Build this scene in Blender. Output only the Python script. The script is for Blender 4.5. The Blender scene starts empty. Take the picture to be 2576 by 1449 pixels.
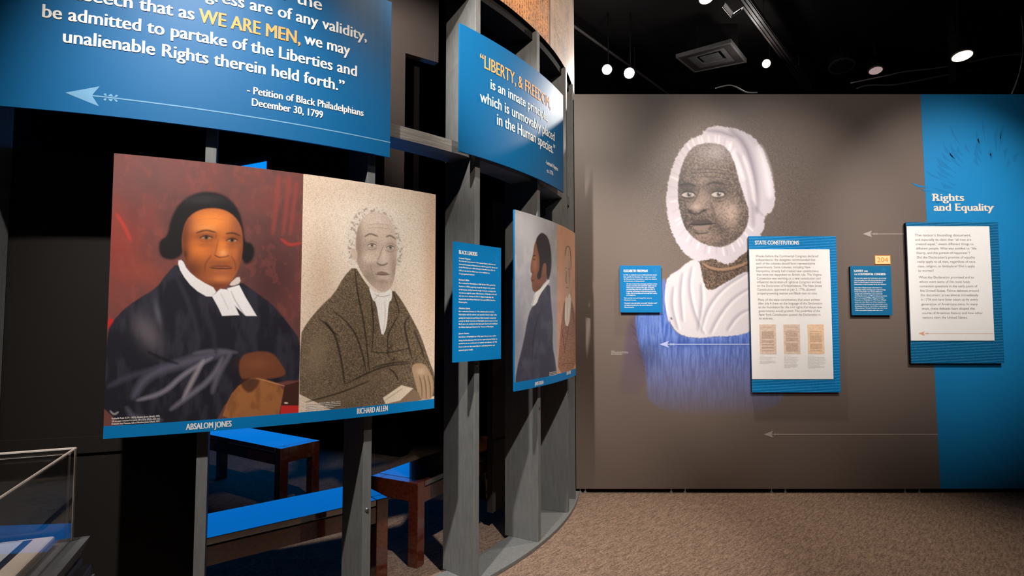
import bpy, math, random
import numpy as np
from mathutils import Vector, Matrix

random.seed(7)
S = bpy.context.scene
C = S.collection
PI = math.pi

# ------------------------------------------------------------------ camera
CAM_H, PITCH, FPX = 1.30, 0.054, 1418.0
cd = bpy.data.cameras.new('camera'); cam = bpy.data.objects.new('camera', cd); C.objects.link(cam)
cam.location = (0, 0, CAM_H); cam.rotation_euler = (PI / 2 + PITCH, 0, 0)
cd.sensor_width = 36.0; cd.lens = 36.0 * FPX / 2576.0; cd.clip_start = .02; cd.clip_end = 60
S.camera = cam

# ------------------------------------------------------------------ world, lights, exposure
S.view_settings.view_transform = 'Standard'; S.view_settings.look = 'None'
S.view_settings.gamma = 1.0; S.view_settings.use_curve_mapping = False
S.view_settings.exposure = 0.0
W = bpy.data.worlds.new('world'); S.world = W; W.use_nodes = True
W.node_tree.nodes['Background'].inputs[0].default_value = (.9, .85, .85, 1)
W.node_tree.nodes['Background'].inputs[1].default_value = .006

def spot(name, loc, at, watt, deg, blend=.6, col=(1, .945, .89), r=.04):
    l = bpy.data.lights.new(name, 'SPOT'); l.energy = watt; l.spot_size = math.radians(deg)
    l.spot_blend = blend; l.color = col; l.shadow_soft_size = r
    o = bpy.data.objects.new(name, l); C.objects.link(o); o.location = loc
    o.rotation_euler = (Vector(at) - Vector(loc)).to_track_quat('-Z', 'Y').to_euler()
    return o

# the gallery's track spots above and behind the visitor, with two fill lamps added
spot('track_spot_portraits', (-.85, .7, 3.95), (-.93, 2.1, 1.42), 700, 48, .9)
spot('track_spot_wall_end', (-.85, .7, 3.95), (.70, 4.27, 1.45), 1080, 26, 1.0)
spot('track_spot_posts', (.8, .9, 3.95), (.25, 3.1, .35), 580, 36, .8)
spot('track_spot_banner', (.9, 1.0, 3.95), (.0, 3.0, 2.9), 330, 56, .9, (1, .86, .72))
spot('track_spot_mural', (1.9, 1.3, 3.95), (1.95, 4.27, 1.8), 460, 40, 1.0)
spot('track_spot_title', (3.35, 1.4, 3.95), (3.35, 4.27, 1.85), 520, 38, 1.0)
spot('track_spot_floor', (1.4, 3.8, 4.0), (1.45, 3.6, 0), 420, 60, 1.0, (1, .88, .74))
spot('added_fill_wash', (2.2, -1.4, 3.95), (2.2, 4.27, 2.3), 300, 46, 1.0)  # added unseen lamp, lifts the dark upper part of the mural wall
spot('added_fill_case', (-1.7, .2, 3.95), (-1.15, .95, .85), 330, 26, .8)  # added unseen lamp to brighten the case and its label board
spot('theatre_spot', (-1.5, 3.0, 4.1), (-.75, 4.6, 3.2), 60, 50, 1.0)

# ------------------------------------------------------------------ survey of the room
RCX, RCY = -2.458, 4.75          # centre of the curved display frame
RS = 3.027                       # radius of the mounted panels' faces
WY = 4.275                       # face of the mural wall

def ray(px, py):
    u = (px - 1288) / FPX; v = (724.5 - py) / FPX
    return (u, math.cos(PITCH) - v * math.sin(PITCH), math.sin(PITCH) + v * math.cos(PITCH))

def on_ring(px, py, R=RS):
    d = ray(px, py)
    a = d[0] ** 2 + d[1] ** 2; b = d[0] * RCX + d[1] * RCY; c = RCX ** 2 + RCY ** 2 - R * R
    t = (b - math.sqrt(max(b * b - a * c, 0))) / a
    return math.atan2(d[1] * t - RCY, d[0] * t - RCX), CAM_H + d[2] * t, t

def on_wall(px, py, Y=WY):
    d = ray(px, py); t = Y / d[1]
    return d[0] * t, CAM_H + d[2] * t

def on_level(px, py, z):
    d = ray(px, py); t = (z - CAM_H) / d[2]
    return d[0] * t, d[1] * t

def ring_pt(th, z, R):
    return (RCX + R * math.cos(th), RCY + R * math.sin(th), z)

def photo_xy(P):
    P = np.asarray(P, float)
    x, y, z = P[..., 0], P[..., 1], P[..., 2] - CAM_H
    F = y * math.cos(PITCH) + z * math.sin(PITCH); U = -y * math.sin(PITCH) + z * math.cos(PITCH)
    return 1288 + FPX * x / F, 724.5 - FPX * U / F

# ------------------------------------------------------------------ materials
def lin(c):
    c = np.asarray(c, float) / 255.0
    return np.where(c <= .04045, c / 12.92, ((c + .055) / 1.055) ** 2.4)

def mat(name, rgb, rough=.6, spec=.4, var=.08, scale=30.0, bump=0.0, bscale=200.0, metal=0.0, stretch=(1, 1, 1)):
    m = bpy.data.materials.new(name); m.use_nodes = True
    n = m.node_tree.nodes; l = m.node_tree.links; b = n['Principled BSDF']
    b.inputs['Roughness'].default_value = rough; b.inputs['Specular IOR Level'].default_value = spec
    b.inputs['Metallic'].default_value = metal
    c = lin(rgb)
    tc = n.new('ShaderNodeTexCoord'); mp = n.new('ShaderNodeMapping'); mp.inputs['Scale'].default_value = stretch
    l.new(tc.outputs['Object'], mp.inputs[0])
    t = n.new('ShaderNodeTexNoise'); t.inputs['Scale'].default_value = scale; t.inputs['Detail'].default_value = 4
    l.new(mp.outputs[0], t.inputs['Vector'])
    r = n.new('ShaderNodeValToRGB'); r.color_ramp.elements[0].position = .3; r.color_ramp.elements[1].position = .7
    r.color_ramp.elements[0].color = (*np.clip(c * (1 - var), 0, 1), 1)
    r.color_ramp.elements[1].color = (*np.clip(c * (1 + var), 0, 1), 1)
    l.new(t.outputs['Fac'], r.inputs[0]); l.new(r.outputs[0], b.inputs['Base Color'])
    if bump:
        t2 = n.new('ShaderNodeTexNoise'); t2.inputs['Scale'].default_value = bscale; t2.inputs['Detail'].default_value = 3
        l.new(mp.outputs[0], t2.inputs['Vector'])
        bp = n.new('ShaderNodeBump'); bp.inputs['Strength'].default_value = bump; bp.inputs['Distance'].default_value = .004
        l.new(t2.outputs['Fac'], bp.inputs['Height']); l.new(bp.outputs[0], b.inputs['Normal'])
    return m

def mat_print(name, rough=.5, spec=.35, grain=.0, gscale=400.0):
    """a printed picture: ink colour from the mesh, plus the grain of the print"""
    m = bpy.data.materials.new(name); m.use_nodes = True
    n = m.node_tree.nodes; l = m.node_tree.links; b = n['Principled BSDF']
    b.inputs['Roughness'].default_value = rough; b.inputs['Specular IOR Level'].default_value = spec
    a = n.new('ShaderNodeAttribute'); a.attribute_name = 'ink'
    src = a.outputs['Color']
    if grain:
        tc = n.new('ShaderNodeTexCoord'); t = n.new('ShaderNodeTexNoise')
        t.inputs['Scale'].default_value = gscale; t.inputs['Detail'].default_value = 2
        l.new(tc.outputs['Object'], t.inputs['Vector'])
        r = n.new('ShaderNodeMapRange'); r.inputs[1].default_value = .35; r.inputs[2].default_value = .65
        r.inputs[3].default_value = 1 - grain; r.inputs[4].default_value = 1 + grain
        l.new(t.outputs['Fac'], r.inputs[0])
        mx = n.new('ShaderNodeVectorMath'); mx.operation = 'SCALE'
        l.new(src, mx.inputs[0]); l.new(r.outputs[0], mx.inputs['Scale']); src = mx.outputs[0]
    l.new(src, b.inputs['Base Color'])
    return m

def emit(name, rgb, k):
    m = bpy.data.materials.new(name); m.use_nodes = True
    n = m.node_tree.nodes; l = m.node_tree.links; n.remove(n['Principled BSDF'])
    e = n.new('ShaderNodeEmission'); e.inputs[0].default_value = (*lin(rgb), 1); e.inputs[1].default_value = k
    l.new(e.outputs[0], n['Material Output'].inputs[0])
    return m

def mat_script_blue(name, rgb):
    """blue board printed with faint rows of old handwriting"""
    m = mat(name, rgb, .5, .25, .04)
    n = m.node_tree.nodes; l = m.node_tree.links; b = n['Principled BSDF']
    base = b.inputs['Base Color'].links[0].from_socket
    tc = n.new('ShaderNodeTexCoord'); mp = n.new('ShaderNodeMapping')
    mp.inputs['Scale'].default_value = (130, 130, 300)
    l.new(tc.outputs['Object'], mp.inputs[0])
    t = n.new('ShaderNodeTexNoise'); t.inputs['Scale'].default_value = 1.0; t.inputs['Detail'].default_value = 6
    l.new(mp.outputs[0], t.inputs['Vector'])
    w = n.new('ShaderNodeTexWave'); w.bands_direction = 'Z'; w.inputs['Scale'].default_value = 15
    w.inputs['Distortion'].default_value = .8; w.inputs['Detail'].default_value = 2
    mp2 = n.new('ShaderNodeMapping'); mp2.inputs['Rotation'].default_value = (0, .06, 0); l.new(tc.outputs['Object'], mp2.inputs[0])
    l.new(mp2.outputs[0], w.inputs['Vector'])
    mu = n.new('ShaderNodeMath'); mu.operation = 'MULTIPLY'; l.new(t.outputs['Fac'], mu.inputs[0]); l.new(w.outputs['Fac'], mu.inputs[1])
    r = n.new('ShaderNodeMapRange'); r.inputs[1].default_value = .32; r.inputs[2].default_value = .46; l.new(mu.outputs[0], r.inputs[0])
    mx = n.new('ShaderNodeMix'); mx.data_type = 'RGBA'
    l.new(r.outputs[0], mx.inputs['Factor']); l.new(base, mx.inputs['A'])
    c = lin(rgb) * 1.35 + np.array([.03, .05, .05]); mx.inputs['B'].default_value = (*np.clip(c, 0, 1), 1)
    l.new(mx.outputs['Result'], b.inputs['Base Color'])
    return m

def mat_carpet():
    m = mat('carpet_loops', (140, 117, 101), .95, .05, .2, 90.0, .9, 260.0)
    n = m.node_tree.nodes; l = m.node_tree.links; b = n['Principled BSDF']
    base = b.inputs['Base Color'].links[0].from_socket
    tc = n.new('ShaderNodeTexCoord')
    mp = n.new('ShaderNodeMapping'); mp.vector_type = 'TEXTURE'; mp.inputs['Rotation'].default_value = (0, 0, -.75); mp.inputs['Scale'].default_value = (1 / 36, 1 / 5, 1)
    l.new(tc.outputs['Object'], mp.inputs[0])
    t = n.new('ShaderNodeTexNoise'); t.inputs['Scale'].default_value = 2.2; t.inputs['Detail'].default_value = 5; t.inputs['Roughness'].default_value = .7
    l.new(mp.outputs[0], t.inputs['Vector'])
    v = n.new('ShaderNodeTexVoronoi'); v.inputs['Scale'].default_value = 110; l.new(tc.outputs['Object'], v.inputs['Vector'])
    r = n.new('ShaderNodeMapRange'); r.inputs[1].default_value = .3; r.inputs[2].default_value = .7; r.inputs[3].default_value = .55; r.inputs[4].default_value = 1.45
    l.new(t.outputs['Fac'], r.inputs[0])
    r2 = n.new('ShaderNodeMapRange'); r2.inputs[1].default_value = 0; r2.inputs[2].default_value = .8; r2.inputs[3].default_value = 1.2; r2.inputs[4].default_value = .6
    l.new(v.outputs['Distance'], r2.inputs[0])
    mu = n.new('ShaderNodeMath'); mu.operation = 'MULTIPLY'; l.new(r.outputs[0], mu.inputs[0]); l.new(r2.outputs[0], mu.inputs[1])
    sc = n.new('ShaderNodeVectorMath'); sc.operation = 'SCALE'; l.new(base, sc.inputs[0]); l.new(mu.outputs[0], sc.inputs['Scale'])
    l.new(sc.outputs[0], b.inputs['Base Color'])
    return m

def mat_wood(name, rgb, rough=.18):
    m = mat(name, rgb, rough, .55, .35, 6.0, stretch=(1.0, 14, 14))
    b = m.node_tree.nodes['Principled BSDF']
    b.inputs['Coat Weight'].default_value = 1.0; b.inputs['Coat Roughness'].default_value = .05; b.inputs['Coat IOR'].default_value = 2.7 if rough < .15 else 1.5
    return m

def mat_acrylic():
    m = bpy.data.materials.new('clear_acrylic'); m.use_nodes = True
    n = m.node_tree.nodes; l = m.node_tree.links; n.remove(n['Principled BSDF'])
    t = n.new('ShaderNodeBsdfTransparent'); t.inputs[0].default_value = (.93, .93, .92, 1)
    g = n.new('ShaderNodeBsdfGlossy'); g.inputs['Roughness'].default_value = .02; g.inputs[0].default_value = (.9, .88, .86, 1)
    f0 = n.new('ShaderNodeLayerWeight'); f1 = n.new('ShaderNodeMath'); f1.operation = 'POWER'; f1.inputs[1].default_value = 5; l.new(f0.outputs['Facing'], f1.inputs[0]); f = n.new('ShaderNodeMath'); f.operation = 'MULTIPLY_ADD'; f.inputs[1].default_value = .9; f.inputs[2].default_value = .045; l.new(f1.outputs[0], f.inputs[0])
    x = n.new('ShaderNodeMixShader'); l.new(f.outputs[0], x.inputs[0]); l.new(t.outputs[0], x.inputs[1]); l.new(g.outputs[0], x.inputs[2])
    l.new(x.outputs[0], n['Material Output'].inputs[0])
    return m

BROWN = (113, 99, 91)
def mat_wall():
    m = mat('mural_brown_print', BROWN, .42, .45, .0, 3.0)
    n = m.node_tree.nodes; l = m.node_tree.links; b = n['Principled BSDF']
    base = b.inputs['Base Color'].links[0].from_socket
    tc = n.new('ShaderNodeTexCoord')
    # scratchy engraved texture of the backdrop around the printed portrait
    t = n.new('ShaderNodeTexNoise'); t.inputs['Scale'].default_value = 120; t.inputs['Detail'].default_value = 4; t.inputs['Roughness'].default_value = .75
    t.inputs['Distortion'].default_value = 1.5
    l.new(tc.outputs['Object'], t.inputs['Vector'])
    r = n.new('ShaderNodeMapRange'); r.inputs[1].default_value = .4; r.inputs[2].default_value = .64; r.inputs[3].default_value = .62; r.inputs[4].default_value = 1.30
    l.new(t.outputs['Fac'], r.inputs[0])
    mp = n.new('ShaderNodeMapping'); mp.vector_type = 'POINT'
    mp.inputs['Location'].default_value = (-1.62 / 1.0, 0, -2.3 / .85); mp.inputs['Scale'].default_value = (1 / 1.0, 0, 1 / .85)
    l.new(tc.outputs['Object'], mp.inputs[0])
    ln = n.new('ShaderNodeVectorMath'); ln.operation = 'LENGTH'; l.new(mp.outputs[0], ln.inputs[0])
    k = n.new('ShaderNodeMapRange'); k.inputs[1].default_value = .45; k.inputs[2].default_value = 1.0; k.inputs[3].default_value = 1; k.inputs[4].default_value = 0
    k.interpolation_type = 'SMOOTHSTEP'
    l.new(ln.outputs['Value'], k.inputs[0])
    mx = n.new('ShaderNodeMix'); mx.data_type = 'FLOAT'; mx.inputs['A'].default_value = 1.0
    l.new(k.outputs[0], mx.inputs['Factor']); l.new(r.outputs[0], mx.inputs['B'])
    sc = n.new('ShaderNodeVectorMath'); sc.operation = 'SCALE'; l.new(base, sc.inputs[0]); l.new(mx.outputs['Result'], sc.inputs['Scale'])
    l.new(sc.outputs[0], b.inputs['Base Color'])
    return m

M = dict(
    carpet=mat_carpet(), wall=mat_wall(),
    black=mat('black_paint', (22, 20, 20), .8, .2, .2, 4.0),
    dark=mat('dark_interior_paint', (52, 46, 43), .8, .2, .1, 3.0),
    charcoal=mat('charcoal_panel_paint', (27, 23, 21), .8, .2, .08, 3.0),
    taupe=mat('taupe_interior_paint', (178, 160, 150), .7, .3, .06, 3.0),
    post=mat('grey_painted_timber', (108, 109, 108), .5, .35, .12, 10.0, .25, 60.0, stretch=(6, 6, 1)),
    grain=mat('grey_stained_timber', (130, 128, 124), .5, .35, .35, 5.0, .5, 50.0, stretch=(1, 1, 26)),
    bolt=mat('dull_steel_bolt', (120, 120, 118), .35, .5, .1, 50, metal=.8),
    sign=mat('satin_blue_sign_print', (4, 92, 144), .45, .4, .03, 2.0),
    blue=mat('blue_panel_print', (2, 118, 182), .5, .25, .03, 2.0),
    navy=mat('deep_blue_panel_print', (4, 105, 152), .5, .4, .03, 2.0),
    script=mat_script_blue('blue_handwriting_print', (0, 118, 180)),
    scriptd=mat_script_blue('deep_blue_handwriting_print', (2, 96, 142)),
    band=mat('wall_blue_print', (24, 134, 196), .45, .4, .03, 2.0),
    feather=mat('wall_blue_feather_print', (21, 124, 184), .45, .4, .03, 2.0),
    white=mat('white_ink', (236, 231, 224), .5, .3, .02),
    orange=mat('orange_ink', (240, 160, 88), .5, .3, .04),
    cream=mat('cream_ink', (250, 226, 206), .5, .3, .03),
    paleline=mat('pale_arrow_ink', (172, 158, 150), .5, .3, .04),
    skyline=mat('pale_blue_arrow_ink', (110, 160, 195), .5, .3, .04),
    lavender=mat('pale_lavender_arrow_ink', (176, 186, 226), .5, .3, .04),
    apricot=mat('apricot_arrow_ink', (235, 172, 140), .5, .3, .04),
    paper=mat('off_white_panel', (248, 244, 241), .55, .3, .01),
    greyink=mat('grey_text_ink', (128, 112, 106), .6, .2, .03),
    faintink=mat('faint_grey_text_ink', (172, 162, 156), .6, .2, .03),
    tan=mat('aged_paper_print', (228, 202, 184), .6, .2, .10, 60.0),
    peach=mat('aged_peach_paper_print', (242, 206, 172), .6, .2, .10, 60.0),
    brownink=mat('faded_brown_ink', (188, 148, 122), .6, .2, .15, 300.0),
    tagp=mat('peach_tag_plastic', (255, 214, 160), .5, .3, .02),
    tago=mat('orange_tag_ink', (236, 140, 50), .5, .3, .02),
    seal=mat('faint_light_blue_ink', (70, 160, 205), .5, .3, .02),
    back=mat('black_gap_backing', (26, 24, 25), .8, .2, .05),
    bench=mat_wood('dark_red_bench_wood', (92, 40, 24)),
    benchtop=mat_wood('polished_bench_top', (70, 34, 22), .12),
    acrylic=mat_acrylic(),
    edge=mat('cream_edge_glint', (205, 190, 178), .35, .5, .1, 30),
    plinth=mat('grey_plinth_laminate', (96, 97, 100), .45, .4, .08, 30.0, .15, 150),
    labelcream=mat('cream_label_board', (232, 214, 198), .5, .35, .02),
    labelwhite=mat('white_label_paper', (212, 214, 222), .5, .35, .02),
    labelnavy=mat('navy_label_border', (28, 42, 66), .5, .35, .02),
    ink=mat('dark_text_ink', (70, 72, 84), .5, .3, .02),
    track=mat('dark_grey_metal_track', (66, 60, 60), .45, .5, .1, 20),
    lampblack=mat('black_lamp_housing', (14, 13, 13), .8, .2, .1, 20),
    silver=mat('bright_lamp_rim', (190, 185, 182), .3, .5, .05, 20, metal=.6),
    duct=mat('grey_painted_vent', (104, 102, 102), .6, .3, .1, 20),
    cable=mat('grey_cable_jacket', (170, 166, 166), .5, .4, .05, 20),
    foot=mat('zinc_levelling_foot', (190, 180, 172), .4, .5, .05, 20, metal=.5),
    screen=emit('blue_screen_light', (8, 132, 240), 1.2),
    bulb=emit('bright_lamp_glow', (255, 246, 236), 40.0),
    bulbwarm=emit('warm_lamp_glow', (255, 232, 205), 3.0),
    bulbdim=emit('dim_lamp_glow', (235, 200, 200), .45),
    p_oil=mat_print('printed_oil_portrait', .5, .35, .05, 300),
    p_eng=mat_print('printed_stipple_portrait', .55, .3, .16, 420),
    p_mur=mat_print('printed_wall_portrait', .42, .45, .06, 160),
    p_parch=mat_print('printed_old_document', .55, .3, .05, 120),
)

# ------------------------------------------------------------------ mesh helpers
def link(name, me, m, parent=None):
    o = bpy.data.objects.new(name, me); C.objects.link(o)
    if m is not None: me.materials.append(M[m] if isinstance(m, str) else m)
    if parent is not None: o.parent = parent
    return o

def tag(o, label, cat, group=None, kind=None):
    o['label'] = label; o['category'] = cat
    if group: o['group'] = group
    if kind: o['kind'] = kind
    return o

def thing(name, label, cat, group=None, loc=(0, 0, 0)):
    o = bpy.data.objects.new(name, None); C.objects.link(o); o.empty_display_size = .05
    o.location = loc
    return tag(o, label, cat, group)

def settle(root):
    """parts are modelled in room coordinates: keep them there under a base that stands elsewhere"""
    for ch in root.children: ch.matrix_parent_inverse = Matrix.Translation(-Vector(root.location))

def struct(name, me, m):
    o = link(name, me, m); o['kind'] = 'structure'; return o

class MB:
    def __init__(s): s.v = []; s.f = []
    def quadstrip(s, rings, closed=True, cap=True):
        b = len(s.v); n = len(rings[0])
        for r in rings: s.v += [tuple(p) for p in r]
        for i in range(len(rings) - 1):
            for j in range(n if closed else n - 1):
                k = (j + 1) % n
                s.f.append((b + i * n + j, b + i * n + k, b + (i + 1) * n + k, b + (i + 1) * n + j))
        if cap:
            s.f.append(tuple(b + j for j in reversed(range(n)))); s.f.append(tuple(b + (len(rings) - 1) * n + j for j in range(n)))
        return s
    def box(s, lo, hi):
        x0, y0, z0 = lo; x1, y1, z1 = hi
        return s.quadstrip([[(x0, y0, z0), (x1, y0, z0), (x1, y1, z0), (x0, y1, z0)], [(x0, y0, z1), (x1, y0, z1), (x1, y1, z1), (x0, y1, z1)]])
    def obox(s, o, ex, ey, a0, a1, b0, b1, z0, z1):
        """box in a turned plan frame: origin o, plan axes ex, ey"""
        p = lambda a, b, z: (o[0] + ex[0] * a + ey[0] * b, o[1] + ex[1] * a + ey[1] * b, z)
        return s.quadstrip([[p(a0, b0, z), p(a1, b0, z), p(a1, b1, z), p(a0, b1, z)] for z in (z0, z1)])
    def tube(s, pts, r, n=8):
        pts = [Vector(p) for p in pts]; rings = []
        for i, p in enumerate(pts):
            d = (pts[min(i + 1, len(pts) - 1)] - pts[max(i - 1, 0)]).normalized()
            q = d.to_track_quat('Z', 'Y'); rr = r[i] if isinstance(r, (list, tuple)) else r
            rings.append([p + q @ Vector((rr * math.cos(2 * PI * k / n), rr * math.sin(2 * PI * k / n), 0)) for k in range(n)])
        return s.quadstrip(rings)
    def arc(s, t0, t1, z0, z1, r0, r1, n=48):
        rings = []
        for i in range(n + 1):
            t = t0 + (t1 - t0) * i / n
            rings.append([ring_pt(t, z0, r0), ring_pt(t, z0, r1), ring_pt(t, z1, r1), ring_pt(t, z1, r0)])
        return s.quadstrip(rings)
    def flat(s, pts):
        b = len(s.v); s.v += [tuple(p) for p in pts]; s.f.append(tuple(range(b, b + len(pts)))); return s
    def mesh(s, name):
        me = bpy.data.meshes.new(name); me.from_pydata(s.v, [], s.f); me.update()
        import bmesh
        bm = bmesh.new(); bm.from_mesh(me); bmesh.ops.recalc_face_normals(bm, faces=bm.faces); bm.to_mesh(me); bm.free()
        return me
    def obj(s, name, m, parent=None, bevel=0, smooth=False):
        o = link(name, s.mesh(name), m, parent)
        if smooth:
            for p in o.data.polygons: p.use_smooth = True
        if bevel:
            b = o.modifiers.new('bevel', 'BEVEL'); b.width = bevel; b.segments = 2; b.limit_method = 'ANGLE'
        return o

# ------------------------------------------------------------------ lettering
class Rows:
    """a block of lettering: every line becomes a part of its own"""
    def __init__(s, lift=(0, -.0001, 0)): s.rows = []; s.lift = lift
    def obj(s, name, m, parent):
        for r in s.rows: o = r.obj(name, m, parent)
        return o

_cache = {}
def glyphs(txt, off):
    k = (txt, off)
    if k not in _cache:
        cu = bpy.data.curves.new('txt', 'FONT'); cu.body = txt; cu.offset = 0; cu.resolution_u = 3
        cu.fill_mode = 'FRONT'
        o = bpy.data.objects.new('txt', cu); C.objects.link(o)
        dg = bpy.context.evaluated_depsgraph_get()
        me = o.evaluated_get(dg).to_mesh()
        v = np.array([tuple(p.co)[:2] for p in me.vertices]) if len(me.vertices) else np.zeros((0, 2))
        f = [tuple(p.vertices) for p in me.polygons]
        o.evaluated_get(dg).to_mesh_clear()
        bpy.data.objects.remove(o); bpy.data.curves.remove(cu)
        _cache[k] = (v, f)
    return _cache[k]
CAP = float(glyphs('H', 0)[0][:, 1].max())

def add_text(rows, txt, put, x0, x1, y, cap, off=.0, twice=0.0):
    """set one line from x0 to x1 on baseline y, capitals `cap` tall; put(x, y) gives the room point"""
    v, f = glyphs(txt, off)
    if not len(v): return
    mb = MB(); rows.rows.append(mb)
    a, b = v[:, 0].min(), v[:, 0].max()
    for n_, sh in enumerate((0,) if not twice else (-twice, twice)):
        k = len(mb.v); L = Vector(rows.lift) * n_
        for p in v: mb.v.append(tuple(Vector(put(x0 + (p[0] - a) / (b - a) * (x1 - x0) + sh * cap, y + p[1] / CAP * cap)) + L))
        for g in f: mb.f.append(tuple(k + i for i in g))
    return mb

def arc_line(rows, txt, L, R_, cap_px, bold=.032, rad=RS + .0014, level=False):
    t0, z0, d0 = on_ring(*L, rad); t1, z1, d1 = on_ring(*R_, rad)
    z = z1 if level else (z0 + z1) / 2; tm = (t0 + t1) / 2
    rows.lift = (math.cos(tm) * .0001, math.sin(tm) * .0001, 0)
    add_text(rows, txt, lambda x, y: ring_pt(x, y, rad), t0, t1, z, cap_px * d0 / FPX, .004, 0)
    if bold:                                               # thicken the strokes with two further strikes
        mb = rows.rows[-1]; v, f = glyphs(txt, .004); a, b = v[:, 0].min(), v[:, 0].max(); cap = cap_px * d0 / FPX
        for n_, sh in ((1, -bold), (2, bold)):
            k = len(mb.v)
            for p in v:
                q = ring_pt(t0 + (p[0] - a) / (b - a) * (t1 - t0) + sh * cap / rad, z + p[1] / CAP * cap, rad + .0001 * n_); mb.v.append(q)
            for g in f: mb.f.append(tuple(k + i for i in g))

def arrow(mb, put, x_tip, x_end, z, s, w):
    """long thin leftward arrow with a swept head and a small knot behind it"""
    def poly(pts): mb.flat([put(x_tip + a * s, z + b * s) for a, b in pts])
    poly([(0, 0), (1.0, .36), (.78, .0)]); poly([(0, 0), (.78, .0), (1.0, -.36)])
    n = 24
    for i in range(n):
        a = x_tip + .78 * s + (x_end - x_tip - .78 * s) * i / n; b = x_tip + .78 * s + (x_end - x_tip - .78 * s) * (i + 1) / n
        mb.flat([put(a, z - w / 2), put(b, z - w / 2), put(b, z + w / 2), put(a, z + w / 2)])
    for q in (1.22, 1.40):
        for sg in (-1, 1):
            poly([(q + .03, sg * .045), (q + .10, sg * .13), (q + .16, sg * .11), (q + .11, sg * .045)]); poly([(q - .06, sg * .045), (q - .10, sg * .10), (q - .04, sg * .14), (q + .01, sg * .045)])

# ------------------------------------------------------------------ painting printed pictures
def noise2(x, y, seed=0):
    xi = np.floor(x).astype(np.int64); yi = np.floor(y).astype(np.int64); fx = x - xi; fy = y - yi
    fx = fx * fx * (3 - 2 * fx); fy = fy * fy * (3 - 2 * fy)
    def h(a, b):
        n = (a * 374761393 + b * 668265263 + seed * 1442695041) & 0xffffffff
        n = ((n ^ (n >> 13)) * 1274126177) & 0xffffffff
        return ((n ^ (n >> 16)) & 0xffff) / 65535.0
    return (h(xi, yi) * (1 - fx) + h(xi + 1, yi) * fx) * (1 - fy) + (h(xi, yi + 1) * (1 - fx) + h(xi + 1, yi + 1) * fx) * fy

def fbm(x, y, seed=0, o=4):
    s = 0; a = .5; k = 0
    for i in range(o):
        s = s + a * noise2(x, y, seed + i); k += a; x = x * 2.03 + 7.1; y = y * 2.03 + 3.7; a *= .5
    return s / k

def smooth(pts, it=2):
    p = np.array(pts, float)
    for _ in range(it):
        q = np.roll(p, -1, 0); p = np.stack([p * .75 + q * .25, p * .25 + q * .75], 1).reshape(-1, 2)
    return p

class Paint:
    def __init__(s, x, y, col):
        s.x = x; s.y = y; s.c = np.empty(x.shape + (3,)); s.c[:] = lin(col)
    def put(s, a, col):
        c = lin(col); a = np.clip(a, 0, 1)[..., None]; s.c = s.c * (1 - a) + c * a
    def poly(s, pts, col, soft=2.0, k=1.0, it=2, wob=0.0, tex=None):
        s.put(s.mask(pts, soft, it, wob) * k * (1 if tex is None else tex), col)
    def mask(s, pts, soft=2.0, it=2, wob=0.0):
        p = smooth(pts, it) if it else np.array(pts, float)
        x, y = s.x, s.y
        if wob: x = x + wob * (fbm(s.x / 9, s.y / 9, 5) - .5) * 2; y = y + wob * (fbm(s.x / 9, s.y / 9, 9) - .5) * 2
        lo = p.min(0) - 3 * soft - wob; hi = p.max(0) + 3 * soft + wob
        sel = (x > lo[0]) & (x < hi[0]) & (y > lo[1]) & (y < hi[1])
        X = x[sel]; Y = y[sel]; d = np.full(X.shape, 1e9); ins = np.zeros(X.shape, bool)
        for (ax, ay), (bx, by) in zip(p, np.roll(p, -1, 0)):
            ex, ey = bx - ax, by - ay; L = ex * ex + ey * ey + 1e-9
            t = np.clip(((X - ax) * ex + (Y - ay) * ey) / L, 0, 1)
            d = np.minimum(d, (X - ax - t * ex) ** 2 + (Y - ay - t * ey) ** 2)
            if ay != by:
                ins ^= ((ay > Y) != (by > Y)) & (X < ax + (Y - ay) * ex / ey)
        sd = np.sqrt(d) * np.where(ins, 1, -1)
        m = np.zeros(x.shape); u = np.clip(sd / soft * .5 + .5, 0, 1); m[sel] = u * u * (3 - 2 * u)
        return m
    def line(s, pts, w, col, k=1.0, soft=None, taper=True):
        p = np.array(pts, float); soft = soft or w * .7
        # smooth the polyline
        for _ in range(2):
            q = [p[0]]
            for a, b in zip(p[:-1], p[1:]): q += [a * .75 + b * .25, a * .25 + b * .75]
            q.append(p[-1]); p = np.array(q)
        lo = p.min(0) - 3 * w - soft; hi = p.max(0) + 3 * w + soft
        sel = (s.x > lo[0]) & (s.x < hi[0]) & (s.y > lo[1]) & (s.y < hi[1])
        X = s.x[sel]; Y = s.y[sel]; best = np.zeros(X.shape); n = len(p) - 1
        for i, ((ax, ay), (bx, by)) in enumerate(zip(p[:-1], p[1:])):
            ex, ey = bx - ax, by - ay; L = ex * ex + ey * ey + 1e-9
            t = np.clip(((X - ax) * ex + (Y - ay) * ey) / L, 0, 1)
            d = np.sqrt((X - ax - t * ex) ** 2 + (Y - ay - t * ey) ** 2)
            g = (i + t) / n; ww = w * (np.sqrt(np.clip(4 * g * (1 - g), .05, 1)) if taper else 1)
            best = np.maximum(best, np.clip((ww / 2 - d) / soft + .5, 0, 1))
        a = np.zeros(s.x.shape); a[sel] = best; s.put(a * k, col)
    def blob(s, cx, cy, rx, ry, col, k=1.0, rot=0.0, within=None):
        c, q = math.cos(rot), math.sin(rot); dx = s.x - cx; dy = s.y - cy
        u = (dx * c + dy * q) / rx; v = (-dx * q + dy * c) / ry
        a = np.exp(-(u * u + v * v)) * k
        s.put(a if within is None else a * within, col)
    def mul(s, f): s.c = np.clip(s.c * f[..., None], 0, 1)

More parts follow.
